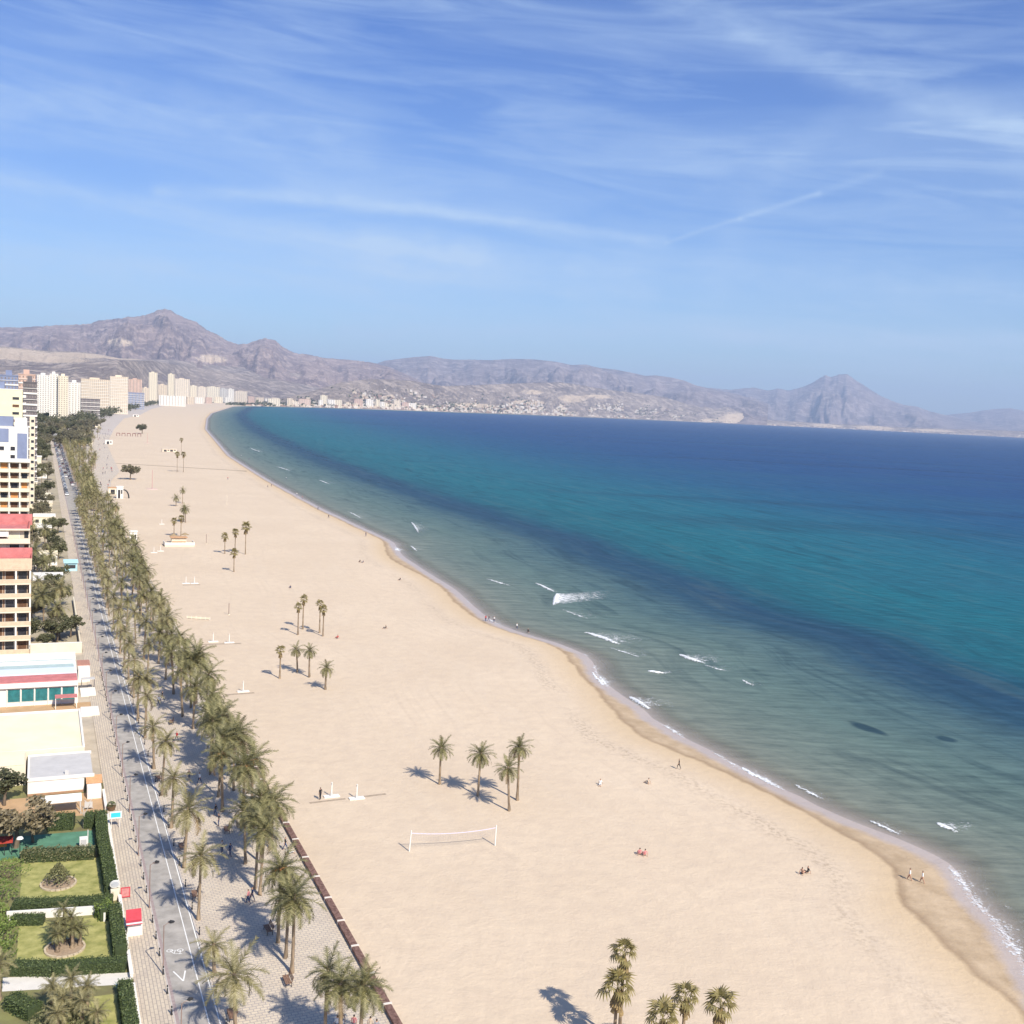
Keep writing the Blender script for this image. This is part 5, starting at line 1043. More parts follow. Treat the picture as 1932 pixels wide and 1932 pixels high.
gl = thing('garden_lamp', *(32.4,-14.4), .02, 'black garden lamp with a white shade beside the red shelter', 'lamp'); MB().tube([(0, 0, 0), (0, 0, 2.6)], .05, 6).build('pole', black, gl); MB().tube([(0, 0, 2.55), (0, 0, 2.75), (0, 0, 2.8)], [.4, .28, .05], 10).build('shade', whitep, gl)
rs = thing('red_shelter', *(34.5,-16.1), .02, 'red shelter with a sloping roof at the left edge next to the court', 'shelter'); mb = MB(); mb.box(-3.5, .9, -.5, 1.6, 1.5, 1.62); mb.build('roof', mat('red_canvas', (.42, .05, .035), var=.15), rs)
mb = MB()
for x, y in ((-.0, -.4), (.8, -.4), (.8, 1.5), (-3.3, -.4)): mb.box(x - .04, x + .04, y - .04, y + .04, 0, 1.5)
mb.build('posts', black, rs); box(rs, 'side_panel', mat('orange_canvas', (.50, .22, .06)), -3.4, .2, 1.3, 1.4, .4, 1.45)
bx_ = thing('white_box', *(33.8,-7.3), .02, 'white cube shaped cabinet at the corner of the green court', 'cabinet'); box(bx_, 'body', plw, -.5, .4, -.35, .35, .3, 1.35); box(bx_, 'door', greyr, -.38, .28, -.37, -.352, .4, 1.2); mb = MB()
for x in (-.45, .35): mb.box(x - .04, x + .04, -.3, .3, 0, .3)
mb.build('foot', black, bx_); MB().tube([(.45, .1, .4), (.45, .1, 2.2)], .05, 6).build('pole', plw, bx_)
# white tent behind the court
tn = thing('white_marquee', 46.5, -9.6, .03, 'white marquee roof on the terrace behind the bare tree', 'tent'); mb = MB(); mb.face([(-2.6, -1.2, 1.8), (2.4, -1.2, 1.8), (2.4, .2, 2.4), (-2.6, .2, 2.4)]); mb.face([(-2.6, .2, 2.4), (2.4, .2, 2.4), (2.4, 1.5, 1.8), (-2.6, 1.5, 1.8)])
mb.face([(-2.6, -1.2, 1.77), (-2.6, .2, 2.37), (2.4, .2, 2.37), (2.4, -1.2, 1.77)]); mb.build('canvas', whitep, tn); mb = MB()
for x in (-2.5, 2.3):
    for y in (-1.1, 1.4): mb.box(x - .04, x + .04, y - .04, y + .04, 0, 1.8)
mb.build('posts', greyr, tn)
cq = thing('pram_frame', 46.6, -6.3, .03, 'grey folding frame leaning next to the white marquee', 'frame'); mb = MB(); mb.tube([(-.7, 0, .1), (.5, 0, 1.5)], .05, 6); mb.tube([(.6, .1, .1), (-.5, .1, 1.3)], .05, 6); mb.build('bars', greyr, cq); box(cq, 'cloth', greyr, -.5, .5, -.06, -.02, .3, 1.1)
# ------------------------------------------------------------------ cars
def car_proto():
    r = thing('parked_car', 0, 0, 0, '', 'car', 'cars along the far part of the road')
    mb = MB(); prof = [(-2.05, .35), (-2.1, .75), (-1.9, .92), (-1.1, .95), (1.0, .98), (1.9, .85), (2.1, .6), (2.05, .35)]
    for k, (w0) in enumerate((-.85, .85)): mb.v += [(w0, y, z) for y, z in prof]
    n = len(prof); mb.f += [tuple(range(n)), tuple(range(2 * n - 1, n - 1, -1))]; mb.mi += [0, 0]
    for j in range(n): mb.f.append((j, n + j, n + (j + 1) % n, (j + 1) % n)); mb.mi.append(0)
    return r, mb
cr_, cb = car_proto(); PAINT = [mat('car_white', (.72, .72, .72), rough=.25, var=.03, spec=.5), mat('car_silver', (.38, .39, .41), rough=.25, var=.03, spec=.5), mat('car_black', (.02, .021, .025), rough=.25, var=.03, spec=.5), mat('car_blue', (.03, .06, .16), rough=.25, var=.03, spec=.5), mat('car_red', (.32, .03, .04), rough=.25, var=.03, spec=.5), mat('car_grey', (.12, .12, .13), rough=.25, var=.03, spec=.5)]
BODY = [cb.mesh('body', p) for p in PAINT]
def cabin_mesh(p):
    m_ = MB(); m_.box(-.78, .78, -1.55, .75, .96, 1.42, taper=.18); m_.box(-.60, .60, -1.33, .52, 1.42, 1.47, mi=1); return m_.mesh('cabin', [glassm, p])
CAB = [cabin_mesh(p) for p in PAINT]; WH = MB().tube([(-.1, 0, 0), (.1, 0, 0)], [.32, .32], 12).mesh('wheel', black); RM = MB().tube([(-.11, 0, 0), (.11, 0, 0)], [.18, .18], 10).mesh('rim', PAINT[1])
LT = MB().box(-.14, .14, -.03, .03, -.07, .07).mesh('headlight', whitep); TLm = MB().box(-.14, .14, -.03, .03, -.07, .07).mesh('tail_light', red_)
COL_ = 'white silver black blue red grey'.split()
def car(s, t, p, rot, label):
    o = thing('parked_car', s, t, .01, label, 'car', 'cars along the far part of the road', rot=rot)
    link('body', BODY[p], o); link('cabin', CAB[p], o)
    for x in (-.78, .78):
        for y in (-1.3, 1.3): w_ = link('wheel', WH, o, (x, y, .32)); link('rim', RM, w_)
        link('headlight', LT, o, (x * .75, 2.07, .66)); link('tail_light', TLm, o, (x * .75, -2.09, .70))
bpy.data.objects.remove(cr_)
cs_ = 470.; k = 0
for side, t_ in ((0, -.05), (1, 4.25)):
    q = 500. if side == 0 else 560.
    while q < 1110:
        p = rnd.choice((0, 0, 1, 1, 2, 5, 3, 4, 2)); k += 1
        car(q, t_ + rnd.uniform(-.1, .15), p, ROT + (0 if side else math.pi), '%s car in the line parked along the %s side of the distant road' % (COL_[p], 'right' if side else 'left')); q += rnd.choice((5.6, 6., 6.6, 7.5, 11.))
for q in (620, 655, 700, 742, 790, 850, 905, 970, 1040): p = rnd.choice((0, 1, 2, 5)); car(q, 2.0, p, ROT, '%s car driving in the middle of the distant road' % COL_[p])
# ------------------------------------------------------------------ beach furniture
def shower(s, t, label, rot=ROT):
    o = thing('beach_shower', s, t, 0, label, 'shower', 'white beach showers', rot=rot)
    mb = MB(); mb.box(-1.1, 1.1, -.45, .45, 0, .16); mb.build('platform', plw, o); MB().tube([(0, 0, .1), (0, 0, 2.1)], .10, 8).build('post', plw, o)
    MB().tube([(0, 0, 2.0), (.0, -.30, 2.05)], [.04, .05], 6).build('shower_head', plw, o); MB().box(-.18, .18, -.12, .12, .16, .5).build('tap_box', greyr, o)
for p, lab in (((42.8,25.7), 'white beach shower behind the dark clad person'), ((41.1,28.9), 'white beach shower nearest the net, with its platform'), ((145.0,23.7), 'left white shower of the pair beside the promenade palms'), ((143.3,27.0), 'right white shower of the pair beside the promenade palms'), ((101.2,23.1), 'single white shower on the sand above the big palm crowns'),
               ((224.1,27.0), 'left white shower of the small pair farther up the sand'), ((223.8,29.4), 'right white shower of the small pair farther up the sand'), ((292.4,26.4), 'white shower left below the beach bar'), ((374.0,34.7), 'white shower halfway between the beach bar and the round tree'), ((288.5,23.8), 'white shower near the wall left of the beach bar')):
    shower(*p, lab)
def wet(s, t, L, rot):
    return
# volleyball net
(n0s, n0t), (n1s, n1t) = (21.6,30.4), (20.2,41.5)
pa, pb = W(n0s, n0t), W(n1s, n1t); d = pb - pa; L_ = d.length
vb_ = thing('volleyball_net', n0s, n0t, 0, 'white beach volleyball net between two posts on the open sand', 'net', rot=math.atan2(d.y, d.x))
for x, ln in ((0, .16), (L_, .05)): MB().tube([(x, 0, 0), (x + ln, 0, 2.72)], [.085, .075], 8).build('post', plw, vb_)
netm = mat('net_cord', (.30, .27, .30), var=.1); tape = mat('net_tape', (.60, .54, .66), var=.06); mb = MB(); tb = MB(); nn = 26
def sag(x): u = x / L_; return 2.42 - .42 * 4 * u * (1 - u) * .9
for k in range(nn):
    x0, x1 = .15 + (L_ - .2) * k / nn, .15 + (L_ - .2) * (k + 1) / nn
    tb.v += [(x0, -.012, sag(x0) - .09), (x1, -.012, sag(x1) - .09), (x1, -.012, sag(x1)), (x0, -.012, sag(x0)), (x0, .012, sag(x0) - .09), (x1, .012, sag(x1) - .09), (x1, .012, sag(x1)), (x0, .012, sag(x0))]
    i = 8 * k; tb.f += [(i, i + 1, i + 2, i + 3), (i + 7, i + 6, i + 5, i + 4), (i + 3, i + 2, i + 6, i + 7), (i + 4, i + 5, i + 1, i)]; tb.mi += [0] * 4
for k in range(int(L_ / .22)):
    x = .2 + k * .22; mb.box(x - .006, x + .006, -.006, .006, sag(x) - .95, sag(x) - .09)
for j in range(4):
    for k in range(nn):
        x0, x1 = .15 + (L_ - .2) * k / nn, .15 + (L_ - .2) * (k + 1) / nn; z0, z1 = sag(x0) - .3 - .22 * j, sag(x1) - .3 - .22 * j
        mb.face([(x0, 0, z0 - .006), (x1, 0, z1 - .006), (x1, 0, z1 + .006), (x0, 0, z0 + .006)])
tb.build('top_tape', tape, vb_); mb.build('mesh_cords', netm, vb_)
for i, ((s, t), h, lab) in enumerate((((461.1,74.9), 5., 'thin white pole of the far court, on the open sand'), ((175.6,31.9), 3., 'thin grey post on the sand near the striped windbreak'), ((311.5,44.6), 3.6, 'pinkish thin post right of the beach bar'))):
    o = thing('beach_pole', s, t, 0, lab, 'pole'); MB().tube([(0, 0, 0), (0, 0, h)], .09, 6).build('pole', plc if i == 0 else polem, o); MB().disc(0, 0, 0, .3, 10, h=.15).build('base', plc, o)
pinkm = mat('pink_mast', (.50, .26, .24), var=.15)
for (s, t), lab in (((545.5,46.0), 'tall reddish mast on a round red base on the sand'), ((1118.1,91.9), 'reddish mast far up the beach near the playground bars')):
    o = thing('mast', s, t, 0, lab, 'mast'); MB().tube([(0, 0, 0), (0, 0, 11)], [.16, .10], 8).build('pole', pinkm, o); MB().tube([(0, 0, 0), (0, 0, .4)], [3.4, 2.6], 18).build('base', mat('pink_base', (.55, .40, .34)), o)
wr = thing('windbreak', *(171.8,21.2), 0, 'long low cream windbreak lying across the sand beside the palms', 'windbreak'); (as_, at_), (bs_, bt3) = (172.4,21.2), (169.6,26.4)
d = W(bs_, bt3) - W(as_, at_); wr.location = W(as_, at_); wr.rotation_euler = (0, 0, math.atan2(d.y, d.x)); MB().box(0, d.length, -.04, .04, .12, .62).build('cloth', plc, wr); mb = MB()
for k in range(6): mb.box(k * d.length / 5 - .04, k * d.length / 5 + .04, -.06, .06, 0, .75)
mb.build('stakes', plw, wr)
# beach bar
thatch = mat('thatch', (.30, .22, .13), var=.3, scale=6)
bb_ = thing('beach_bar', *(307.4,34.2), 0, 'white beach bar with an orange counter and terrace on the sand', 'beach bar'); mb = MB(); mb.box(-5.2, 5.2, -3.4, 3.4, 0, .5); mb.build('deck', plc, bb_)
box(bb_, 'hut', plc, -2.6, 2.6, -.8, 2.4, .5, 2.9); box(bb_, 'roof', mat('orange_roof', (.52, .30, .16), var=.15), -3., 3., -1.4, 2.8, 2.9, 3.1); box(bb_, 'counter', mat('orange_counter', (.50, .25, .12)), -2.4, 2.4, -1.2, -.81, .5, 1.6)
mb = MB(); mb.box(-5.25, 5.25, -3.5, -3.36, .5, 1.5); mb.box(5.1, 5.25, -3.3, 3.4, .5, 1.5); mb.box(-5.25, -5.1, -3.3, 3.4, .5, 1.5); mb.build('railing', plw, bb_)
for (s, t), lab in (((314.7,33.1), 'thatched sunshade left of the beach bar hut'), ((317.7,37.6), 'thatched sunshade right of the beach bar hut')):
    o = thing('sunshade', s, t, .5, lab, 'sunshade'); MB().tube([(0, 0, 0), (0, 0, 2.4)], .06, 6).build('pole', treeb, o); MB().tube([(0, 0, 2.1), (0, 0, 3.0)], [1.6, .05], 12).build('canopy', thatch, o)
def hut(p, w_, d_, h_, lab, m_, name='beach_hut', roofm=None):
    o = thing(name, *p, 0, lab, 'hut'); box(o, 'wall', m_, -w_ / 2, w_ / 2, -d_ / 2, d_ / 2, 0, h_); box(o, 'roof', roofm or m_, -w_ / 2 - .25, w_ / 2 + .25, -d_ / 2 - .25, d_ / 2 + .25, h_, h_ + .22)
    box(o, 'door', glassm, -w_ * .3, w_ * .05, -d_ / 2 - .05, -d_ / 2 - .005, .1, h_ * .75); box(o, 'window', glassm, w_ * .16, w_ * .38, -d_ / 2 - .05, -d_ / 2 - .005, h_ * .4, h_ * .75)
hut((957.2,94.8), 7, 5, 2.4, 'left white beach hut with a dark front, far up the sand', pls); hut((960.5,100.8), 7.5, 5, 2.4, 'right white beach hut with a dark front, far up the sand', pls)
hut((488.5,25.0), 3.2, 3, 6., 'white box hut at the edge of the plaza beside a dark arch', plw); hut((315.1,18.9), 2.6, 2.6, 4.2, 'white hut half hidden by palms at the sand edge', plw)
hut((1067.7,50.4), 7, 5, 4, 'white kiosk at the corner of the grey plaza', plw); hut((1560.9,57.3), 14, 6, 4.5, 'pale kiosk with a wide roof in the trees by the plaza', plc, roofm=plw); hut((1054.5,30.4), 9, 6, 4, 'pale round roofed kiosk among the palms', plc); hut((512.1,23.6), 6, 4, 3.4, 'orange roofed stall at the plaza edge', plc, roofm=MATS['orange_roof']); hut((2316.7,170.0), 12, 8, 4, 'low white hut at the far end of the grey plaza', plw)
pg = thing('exercise_frame', *(1282.1,82.7), 0, 'row of dark red exercise frames on the far sand', 'frame'); mb = MB()
for k in range(5):
    x = k * 6. - 12; mb.tube([(x, 0, 0), (x, 0, 3.4)], .3, 6); mb.tube([(x + 3.6, 0, 0), (x + 3.6, 0, 3.4)], .3, 6); mb.tube([(x, 0, 3.4), (x + 3.6, 0, 3.4)], .35, 6)
mb.build('bars', mat('dark_red', (.20, .07, .06)), pg)
ar = thing('arch', *(488.7,26.9), 0, 'dark inflatable arch next to the white box hut', 'arch'); MB().tube([(2.6 * math.cos(a * math.pi / 10), 0, 4.4 * math.sin(a * math.pi / 10)) for a in range(11)], .35, 7).build('tube', black, ar)
bwk = thing('boardwalk', *(709.9,65.3), .05, 'long dark boardwalk crossing the sand to the water', 'boardwalk'); (as_, at_), (bs_, bt3) = (768.7,38.3), (714.1,128.1)
d = W(bs_, bt3) - W(as_, at_); bwk.location = W(as_, at_, .02); bwk.rotation_euler = (0, 0, math.atan2(d.y, d.x)); nb = 44
pm = MB().box(0, d.length / nb - .15, -1.3, 1.3, 0, .08).mesh('plank', mat('grey_planks', (.26, .21, .155), var=.2, scale=.5))
for k in range(nb): link('plank', pm, bwk, (k * d.length / nb, 0, 0))
WADE = [(159.3,96.2), (159.1,97.0), (157.6,97.9), (144.7,102.0), (148.2,100.4)]
FARP = [(569.9,116.2), (578.4,120.1), (514.6,122.4), (495.4,121.2), (438.7,116.8), (856.7,154.2), (903.2,155.1), (1278.2,207.2), (400.0,112.8), (332.8,112.1), (638.1,141.7), (628.0,101.0)]
# ------------------------------------------------------------------ people: one continuous skinned body each
skin = mat('skin', (.44, .26, .18), var=.06); hairm = mat('dark_hair', (.03, .02, .016), var=.2)
CL = {'black': mat('cloth_black', (.022, .021, .026), var=.2), 'white': mat('cloth_white', (.74, .73, .72), var=.05), 'navy': mat('cloth_navy', (.03, .05, .12), var=.15), 'pink': mat('cloth_pink', (.56, .21, .21), var=.1), 'red': mat('cloth_red', (.45, .05, .05), var=.1), 'grey': mat('cloth_grey', (.25, .25, .27), var=.1), 'skin': skin, 'beige': mat('cloth_beige', (.50, .40, .30), var=.1)}
PM = {}
def body_mesh(pose, topm, legm):
    key = (pose, topm, legm)
    if key in PM: return PM[key]
    V = []; Ed = []; Rd = []
    def j(p, r, parent=None):
        V.append(p); Rd.append(r); i = len(V) - 1
        if parent is not None: Ed.append((parent, i))
        return i
    sit = pose == 'sit'; hz_ = .20 if sit else .95
    pel = j((0, 0, hz_), (.15, .11)); wa = j((0, .01, hz_ + .18), (.125, .095), pel); ch = j((0, .0, hz_ + .38), (.155, .11), wa); nk = j((0, -.005, hz_ + .53), (.06, .06), ch)
    h0 = j((0, .01, hz_ + .60), (.075, .08), nk); h1 = j((0, .015, hz_ + .70), (.082, .098), h0); h2 = j((0, .01, hz_ + .79), (.045, .055), h1); ns = j((0, .105, hz_ + .675), (.014, .014), h1)
    for sg in (-1, 1):
        ear = j((sg * .085, .0, hz_ + .69), (.012, .02), h1)
        if sit:
            hp = j((sg * .10, .06, hz_ - .02), (.095, .095), pel); kn = j((sg * .13, .47, hz_ + .22), (.062, .062), hp); an = j((sg * .12, .78, .06), (.042, .042), kn); ft = j((sg * .13, .92, .05), (.036, .03), an)
        else:
            ph = sg * (.17 if pose == 'walk' else .03)
            hp = j((sg * .10, .0, hz_ - .08), (.092, .095), pel); kn = j((sg * .105, ph * 1.1 + .03, .50), (.062, .062), hp); an = j((sg * .10, ph * 1.7 - .02, .09), (.040, .042), kn); ft = j((sg * .115, ph * 1.7 + .15, .04), (.038, .03), an)
        shx = j((sg * .19, 0, hz_ + .46), (.058, .055), ch)
        if sit: el_, wr_ = (sg * .27, -.12, hz_ + .20), (sg * .26, -.26, .06)
        else: el_, wr_ = (sg * .25, -.03 - .06 * (1 if pose == 'walk' else 0) * sg, hz_ + .18), (sg * .25, .06 - .18 * (1 if pose == 'walk' else 0) * sg, hz_ - .06)
        e_ = j(el_, (.043, .043), shx); w_ = j(wr_, (.029, .026), e_); pm_ = j((wr_[0], wr_[1] + .015, wr_[2] - .075 if not sit else .035), (.034, .017), w_)
        for f in range(4):
            b0 = V[pm_]; x = (f - 1.5) * .017; ln = (.070, .082, .078, .060)[f]
            k1 = j((b0[0] + .004 * sg, b0[1] + x, b0[2] - .045 if not sit else b0[2]), (.008, .008), pm_); j((b0[0] - .012 * sg, b0[1] + x * 1.1, b0[2] - .045 - ln * .7 if not sit else b0[2] - .01), (.007, .007), k1)
        j((V[pm_][0] - .03 * sg, V[pm_][1] + .04, V[pm_][2] - .02), (.009, .009), pm_)
    me = bpy.data.meshes.new('person'); me.from_pydata(V, Ed, []); o = bpy.data.objects.new('tmp', me); COL.objects.link(o)
    sk_ = o.modifiers.new('s', 'SKIN'); sk_.use_smooth_shade = True
    for i, r in enumerate(Rd): me.skin_vertices[0].data[i].radius = r
    me.skin_vertices[0].data[0].use_root = True
    sb = o.modifiers.new('d', 'SUBSURF'); sb.levels = 1; sb.render_levels = 1
    dg = bpy.context.evaluated_depsgraph_get(); nm = bpy.data.meshes.new_from_object(o.evaluated_get(dg)); bpy.data.objects.remove(o)
    nm.name = 'person'; nm.materials.clear()
    for m_ in (skin, hairm, CL[topm], CL[legm]): nm.materials.append(m_)
    for p in nm.polygons:
        c = p.center; z = c.z; k = 0
        if z > hz_ + .735 or (z > hz_ + .60 and c.y < -.02): k = 1
        elif hz_ + .03 < z < hz_ + .52 and (abs(c.x) < .235 or z > hz_ + .2): k = 2
        elif z <= hz_ + .03 and abs(c.x) < .20 and (z > (.42 if legm in ('skin', 'pink') else .10)) and not sit: k = 3
        elif sit and c.y < .62 and abs(c.x) < .22 and z < hz_ + .3: k = 3
        p.material_index = k
    PM[key] = nm; return nm
def person(s, t, pose, tp, lg, rot, label, group=None, z=0., sc=1.):
    o = link('person', body_mesh(pose, tp, lg), None, W(s, t, z), (0, 0, ROT + rot), sc); return top(o, label, 'person', group)
person(*(42.0,23.9), 'stand', 'black', 'black', .5, 'person in dark clothes standing beside the white beach showers', sc=1.05)
person(*(40.0,81.5), 'walk', 'black', 'black', 1.2, 'person in dark clothes standing alone near the damp sand')
person(*(36.8,65.6), 'sit', 'white', 'grey', 2.6, 'person in a white top sitting on the middle of the sand')
person(*(35.2,73.1), 'sit', 'beige', 'skin', .4, 'pale figure sitting on the sand between the white sitter and the dark walker')
person(*(12.1,58.2), 'sit', 'pink', 'skin', -.3, 'left sunbather of the pair sitting close together on the sand'); person(*(11.6,58.7), 'sit', 'pink', 'skin', -.1, 'right sunbather of the pair, with dark hair, sitting on the sand')
person(*(0.9,75.0), 'sit', 'skin', 'black', -1.2, 'sunbather lying back next to the line of seaweed'); person(*(1.0,76.0), 'sit', 'black', 'skin', 1.4, 'second sunbather propped up beside the line of seaweed')
person(*(-4.2,87.6), 'walk', 'white', 'skin', .9, 'left walker in a long white shirt on the wet sand', z=-.45, sc=1.08); person(*(-5.2,88.7), 'walk', 'white', 'skin', .9, 'right walker in a white shirt on the wet sand', z=-.45, sc=1.03)
person(*(143.3,52.1), 'sit', 'red', 'navy', .6, 'person in red sitting right of the upper fan palms'); person(*(152.4,66.6), 'sit', 'black', 'skin', 1.6, 'small dark sitter alone on the sand, right of the upper fan palms'); person(*(212.5,55.4), 'sit', 'navy', 'black', .2, 'dark sitter on the sand above the upper fan palms')
person(*(261.6,90.0), 'sit', 'black', 'skin', .2, 'left one of two small sitters up the beach'); person(*(260.3,90.8), 'sit', 'navy', 'skin', 1., 'right one of two small sitters up the beach'); person(*(223.0,92.5), 'sit', 'black', 'skin', 2., 'sitter at the water edge below the twin breakers')
for i, (x, y, tp, ps) in enumerate(((916, 1173, 'red', 'stand'), (922, 1173, 'black', 'walk'), (932, 1175, 'white', 'stand'), (996, 1193, 'black', 'sit'), (975, 1188, 'white', 'walk'))):
    person(*WADE[i], ps, tp, 'navy', 1. * i, 'bather at the waterline in ' + tp + ', ' + ORD[i] + ' of five from the left', z=-.55)
for i, (s, t) in enumerate(FARP): person(s, t, ('walk', 'stand')[i % 2], ('black', 'navy', 'white', 'red')[i % 4], 'navy', rnd.uniform(0, 6), 'tiny figure on the sand by the water far up the beach', 'tiny figures along the far waterline', sc=1.1)
PROM = [((26., 9.0), 'walk', 'navy', 'walker in navy in the palm shade beside the second long shadow'), ((27.2, 8.2), 'walk', 'grey', 'walker in grey in the palm shade'), ((36, 9.1), 'stand', 'black', 'dark clad walker next to the dark wooden bench'), ((39.5, 9.2), 'walk', 'black', 'dark walker behind the dark wooden bench'), ((13.2, 9.4), 'walk', 'navy', 'walker in navy at the tip of the large palm shadow'), ((12.8, 8.9), 'walk', 'pink', 'walker in pink at the tip of the large palm shadow'),
        ((52.5, 8.8), 'walk', 'white', 'walker in white between the palm rows'), ((54, 7.5), 'stand', 'black', 'dark walker between the palm rows beyond the shade'), ((70, 7.), 'walk', 'navy', 'walker in navy farther up the promenade'), ((73, 7.9), 'walk', 'red', 'walker in red farther up the promenade'), ((95, 7.2), 'walk', 'white', 'walker in white far up the promenade'), ((98, 8.1), 'walk', 'black', 'dark walker far up the promenade'), ((24.6, 15.8), 'sit', 'white', 'person in white sitting on the bench wall among the palm leaves'), ((26.0, 15.7), 'walk', 'black', 'dark walker beside the bench wall')]
for (s, t), ps, tp, lab in PROM: person(s, t, ps, tp, 'navy', rnd.uniform(0, 6.2), lab, z=ZP)
for p, tp, lg, lab in (((-14.2,12.5), 'navy', 'white', 'person with a big dark head of hair in a blue jacket at the bottom edge'), ((-14.5,12.0), 'white', 'navy', 'person in white at the bottom edge, left of the blue jacket'), ((-14.9,13.4), 'pink', 'grey', 'person in red and white at the bottom edge'), ((-15.6,14.7), 'beige', 'navy', 'dark haired person at the bottom edge next to the bench wall'), ((-16.2,15.1), 'grey', 'black', 'rightmost person at the bottom edge, right beside the bench wall')):
    person(*p, 'walk', tp, lg, rnd.uniform(-.6, .6), lab, z=ZP)
for k in range(70):
    s = rnd.uniform(520, 1500); e0 = edge(s); person(s, e0 - rnd.uniform(1, 14 if s < 700 else 26), rnd.choice(('walk', 'stand')), rnd.choice(('black', 'navy', 'grey', 'red', 'white')), 'navy', rnd.uniform(0, 6), 'tiny walker on the grey plaza far along the beach', 'tiny walkers on the far plaza', z=ZP, sc=1.15)
# ------------------------------------------------------------------ breaking waves and swash foam
def foam_material():
    m = bpy.data.materials.new('foam'); m.use_nodes = True; t = NT(m.node_tree); t.n.clear()
    b = t.new('ShaderNodeBsdfDiffuse'); b.inputs[0].default_value = (.74, .75, .76, 1); tr = t.new('ShaderNodeBsdfTransparent'); mx = t.new('ShaderNodeMixShader'); o = t.new('ShaderNodeOutputMaterial')
    co = t.new('ShaderNodeTexCoord').outputs['Object']; dn = att(t, 'cover')
    n = t.noise(co, 2.6, 6, .7); n2 = t.noise(co, .7, 4, .6)
    f = t.m('ADD', dn, t.m('ADD', t.m('MULTIPLY', t.m('SUBTRACT', n, .5), 1.7), t.m('MULTIPLY', t.m('SUBTRACT', n2, .5), 1.0)))
    t.l.new(t.rng(f, .38, .80), mx.inputs[0]); t.l.new(tr.outputs[0], mx.inputs[1]); t.l.new(b.outputs[0], mx.inputs[2]); t.l.new(mx.outputs[0], o.inputs[0]); return m
foamm = foam_material()
def foam_mesh(cols, name):
    """cols: list of columns, each a list of (point, density)"""
    v = []; a = []; f = []; n = len(cols[0])
    for c in cols:
        for p, dn in c: v.append(tuple(p)); a.append(dn)
    for i in range(len(cols) - 1):
        for k in range(n - 1): q = i * n + k; f.append((q, q + 1, q + n + 1, q + n))
    me = bpy.data.meshes.new(name); me.from_pydata(v, [], f); me.update(); me.materials.append(foamm)
    at = me.attributes.new('cover', 'FLOAT', 'POINT'); at.data.foreach_set('value', a)
    me.polygons.foreach_set('use_smooth', [True] * len(f)); return me
def breaker(pts, tail, label, hgt=.45, dens=1.0, skew=0.):
    """a curling crest with a trail of foam on its seaward side"""
    cols = []; n = 22; base = W(*pts[0], SEA)
    for k in range(n + 1):
        u = k / n * (len(pts) - 1); i = min(int(u), len(pts) - 2); q = u - i; s = pts[i][0] + (pts[i + 1][0] - pts[i][0]) * q; t_ = pts[i][1] + (pts[i + 1][1] - pts[i][1]) * q
        e0 = math.sin(math.pi * min(1, max(0, k / n))) ** .5; c = []; wob = noise.noise((k * .9, s, 3.)) * .35
        for j, (o, z, d_) in enumerate(((-.7, .02, .0), (-.35, .10, .55), (-.1, .75, 1.0), (.15, 1., .95), (.5, .55, .62), (1.3, .15, .50), (3.5, .06, .42), (8., .05, .30), (13., .05, .0))):
            oo = o * (tail / 8. if o > 0.4 else 1.); c.append((W(s + wob * .4 + skew * max(0, oo), t_ + oo + wob, SEA + .03 + hgt * z * e0) - base, d_ * dens * (.25 + .75 * e0)))
        cols.append(c)
    o = link('breaking_wave', foam_mesh(cols, 'breaking_wave'), None, base); return top(o, label, 'wave', 'breaking waves off the beach')
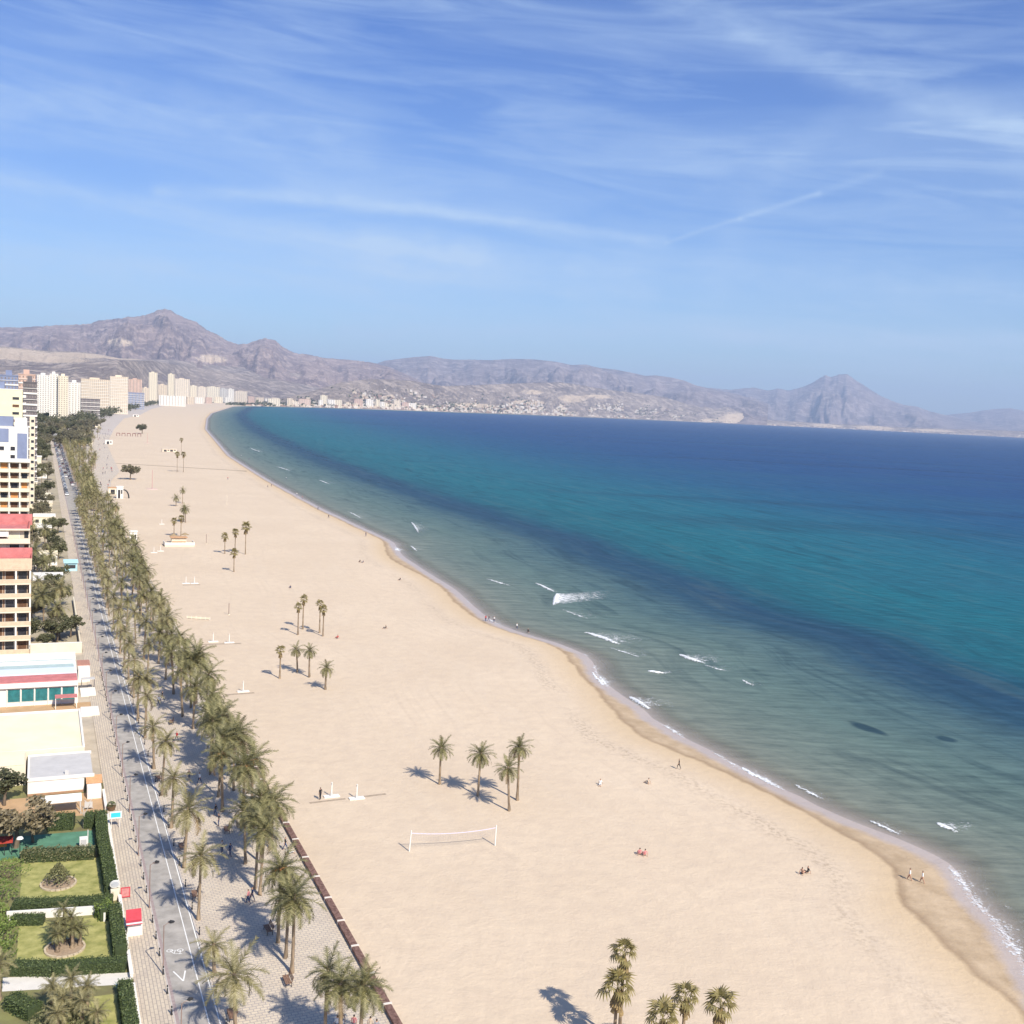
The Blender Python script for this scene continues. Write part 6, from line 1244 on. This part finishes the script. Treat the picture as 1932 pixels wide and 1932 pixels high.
WV = [([(216.6,136.9), (206.5,136.0), (198.8,135.7)], 2., 'narrow white crest just up the beach from the triangular breaker', .4, .95, 0.), ([(197.0,135.2), (188.4,130.5), (178.7,125.4)], 17., 'triangular patch of bright foam, the largest breaker', .5, 1.35, .25), ([(142.1,116.8), (134.8,118.0), (126.6,118.8)], 9., 'long breaker in front of the point with a foam trail', .5, 1.0, .1),
      ([(114.4,128.1), (109.5,127.8), (104.5,129.0)], 8., 'breaker farthest from the sand, right of the point', .5, 1., .1), ([(101.4,111.9), (99.3,113.0), (98.0,114.4)], 5., 'short breaker in the middle of the group off the point', .4, .95, .1), ([(82.8,96.6), (78.2,96.2), (73.3,95.8)], 6., 'breaker close to the sand below the point', .5, 1., .1), ([(103.2,98.8), (97.1,96.8), (91.1,95.6)], 1.6, 'thin breaker curling onto the sand at the point', .3, .9, 0.),
      ([(391.4,151.1), (369.9,145.9), (348.3,140.5)], 6., 'upper one of two small breakers up the beach', .5, .9, .2), ([(307.4,123.5), (298.2,121.8), (292.3,121.0)], 4., 'lower one of two small breakers up the beach', .4, .8, .2), ([(226.6,123.6), (218.0,124.3), (211.7,126.2)], 3., 'faint thin breaker left of the triangular foam', .3, .7, .1),
      ([(10.8,106.8), (8.9,106.8), (7.0,107.0)], 5., 'small white breaker near the right edge', .3, .9, .1), ([(39.5,93.2), (35.9,92.8), (32.3,93.0)], 1.5, 'white line of foam running onto the sand right of the dark walker', .25, .95, 0.), ([(89.7,128.8), (86.6,128.2), (83.9,128.1)], 3., 'faint speck of foam far out right of the point', .2, .65, 0.)]
WV += [([(172.2,125.0), (164.3,125.3), (158.0,126.2)], 9., 'faint patch of spent foam below the triangular breaker', .15, .62, .1), ([(124.5,114.7), (118.5,115.8), (112.2,117.2)], 8., 'soft foam patch behind the long breaker off the point', .15, .6, .1), ([(103.6,128.3), (99.9,129.0), (96.6,130.1)], 6., 'soft foam tail right of the outermost breaker', .15, .6, .1),
       ([(437.9,131.8), (420.4,131.2), (401.7,129.8)], 6., 'small faint wavelet near the sand up the beach', .3, .7, .1), ([(652.0,167.0), (628.8,165.9), (611.3,165.3)], 8., 'faint wavelet far up the beach', .3, .7, .1), ([(1094.4,195.2), (1040.4,192.4), (1001.5,192.3)], 12., 'faint wavelet near the far bend of the shore', .4, .75, .1), ([(787.7,163.8), (763.1,164.4), (734.0,164.7)], 12., 'thin wavelet between the far bend and the boardwalk end', .4, .7, .1),
       ([(30.2,96.8), (26.1,96.6), (22.6,96.8)], 1.4, 'thin swash line on the sand below the white foam line', .12, .75, 0.), ([(14.4,97.7), (11.5,98.0), (8.6,98.2)], 1.6, 'thin swash line above the wet flats', .12, .75, 0.)]
for pts, tail, lab, hg, dn, sk_ in WV: breaker(pts, tail, lab, hg, dn, sk_)
cols = []
q = -40.
while q < 700:
    ts = shore(q); a_ = noise.noise((q * .035, 9., 1.)) + .5 * noise.noise((q * .11, 4., 1.)); lace = max(0., .30 + .95 * a_) if q < 140 else max(0., .12 + .6 * a_)
    if q < 2: lace = max(lace * .65, .22)
    w_ = 1.0 + 1.6 * max(0, a_) + (.7 if q < -2 else 0); off = .6 * noise.noise((q * .16, 2., 7.)); z0 = SEA + .05
    cols.append([(W(q, ts + off + o * w_, z0 + (.06 if o < .2 else .0)), d_ * lace) for o, d_ in ((-.9, 0.), (-.55, .9), (-.2, 1.25), (.3, .75), (.9, .40), (1.7, .2), (2.6, 0.))]); q += .7 if q < 150 else 1.6
struct(link('surf_foam', foam_mesh(cols, 'surf_foam')), 'stuff')
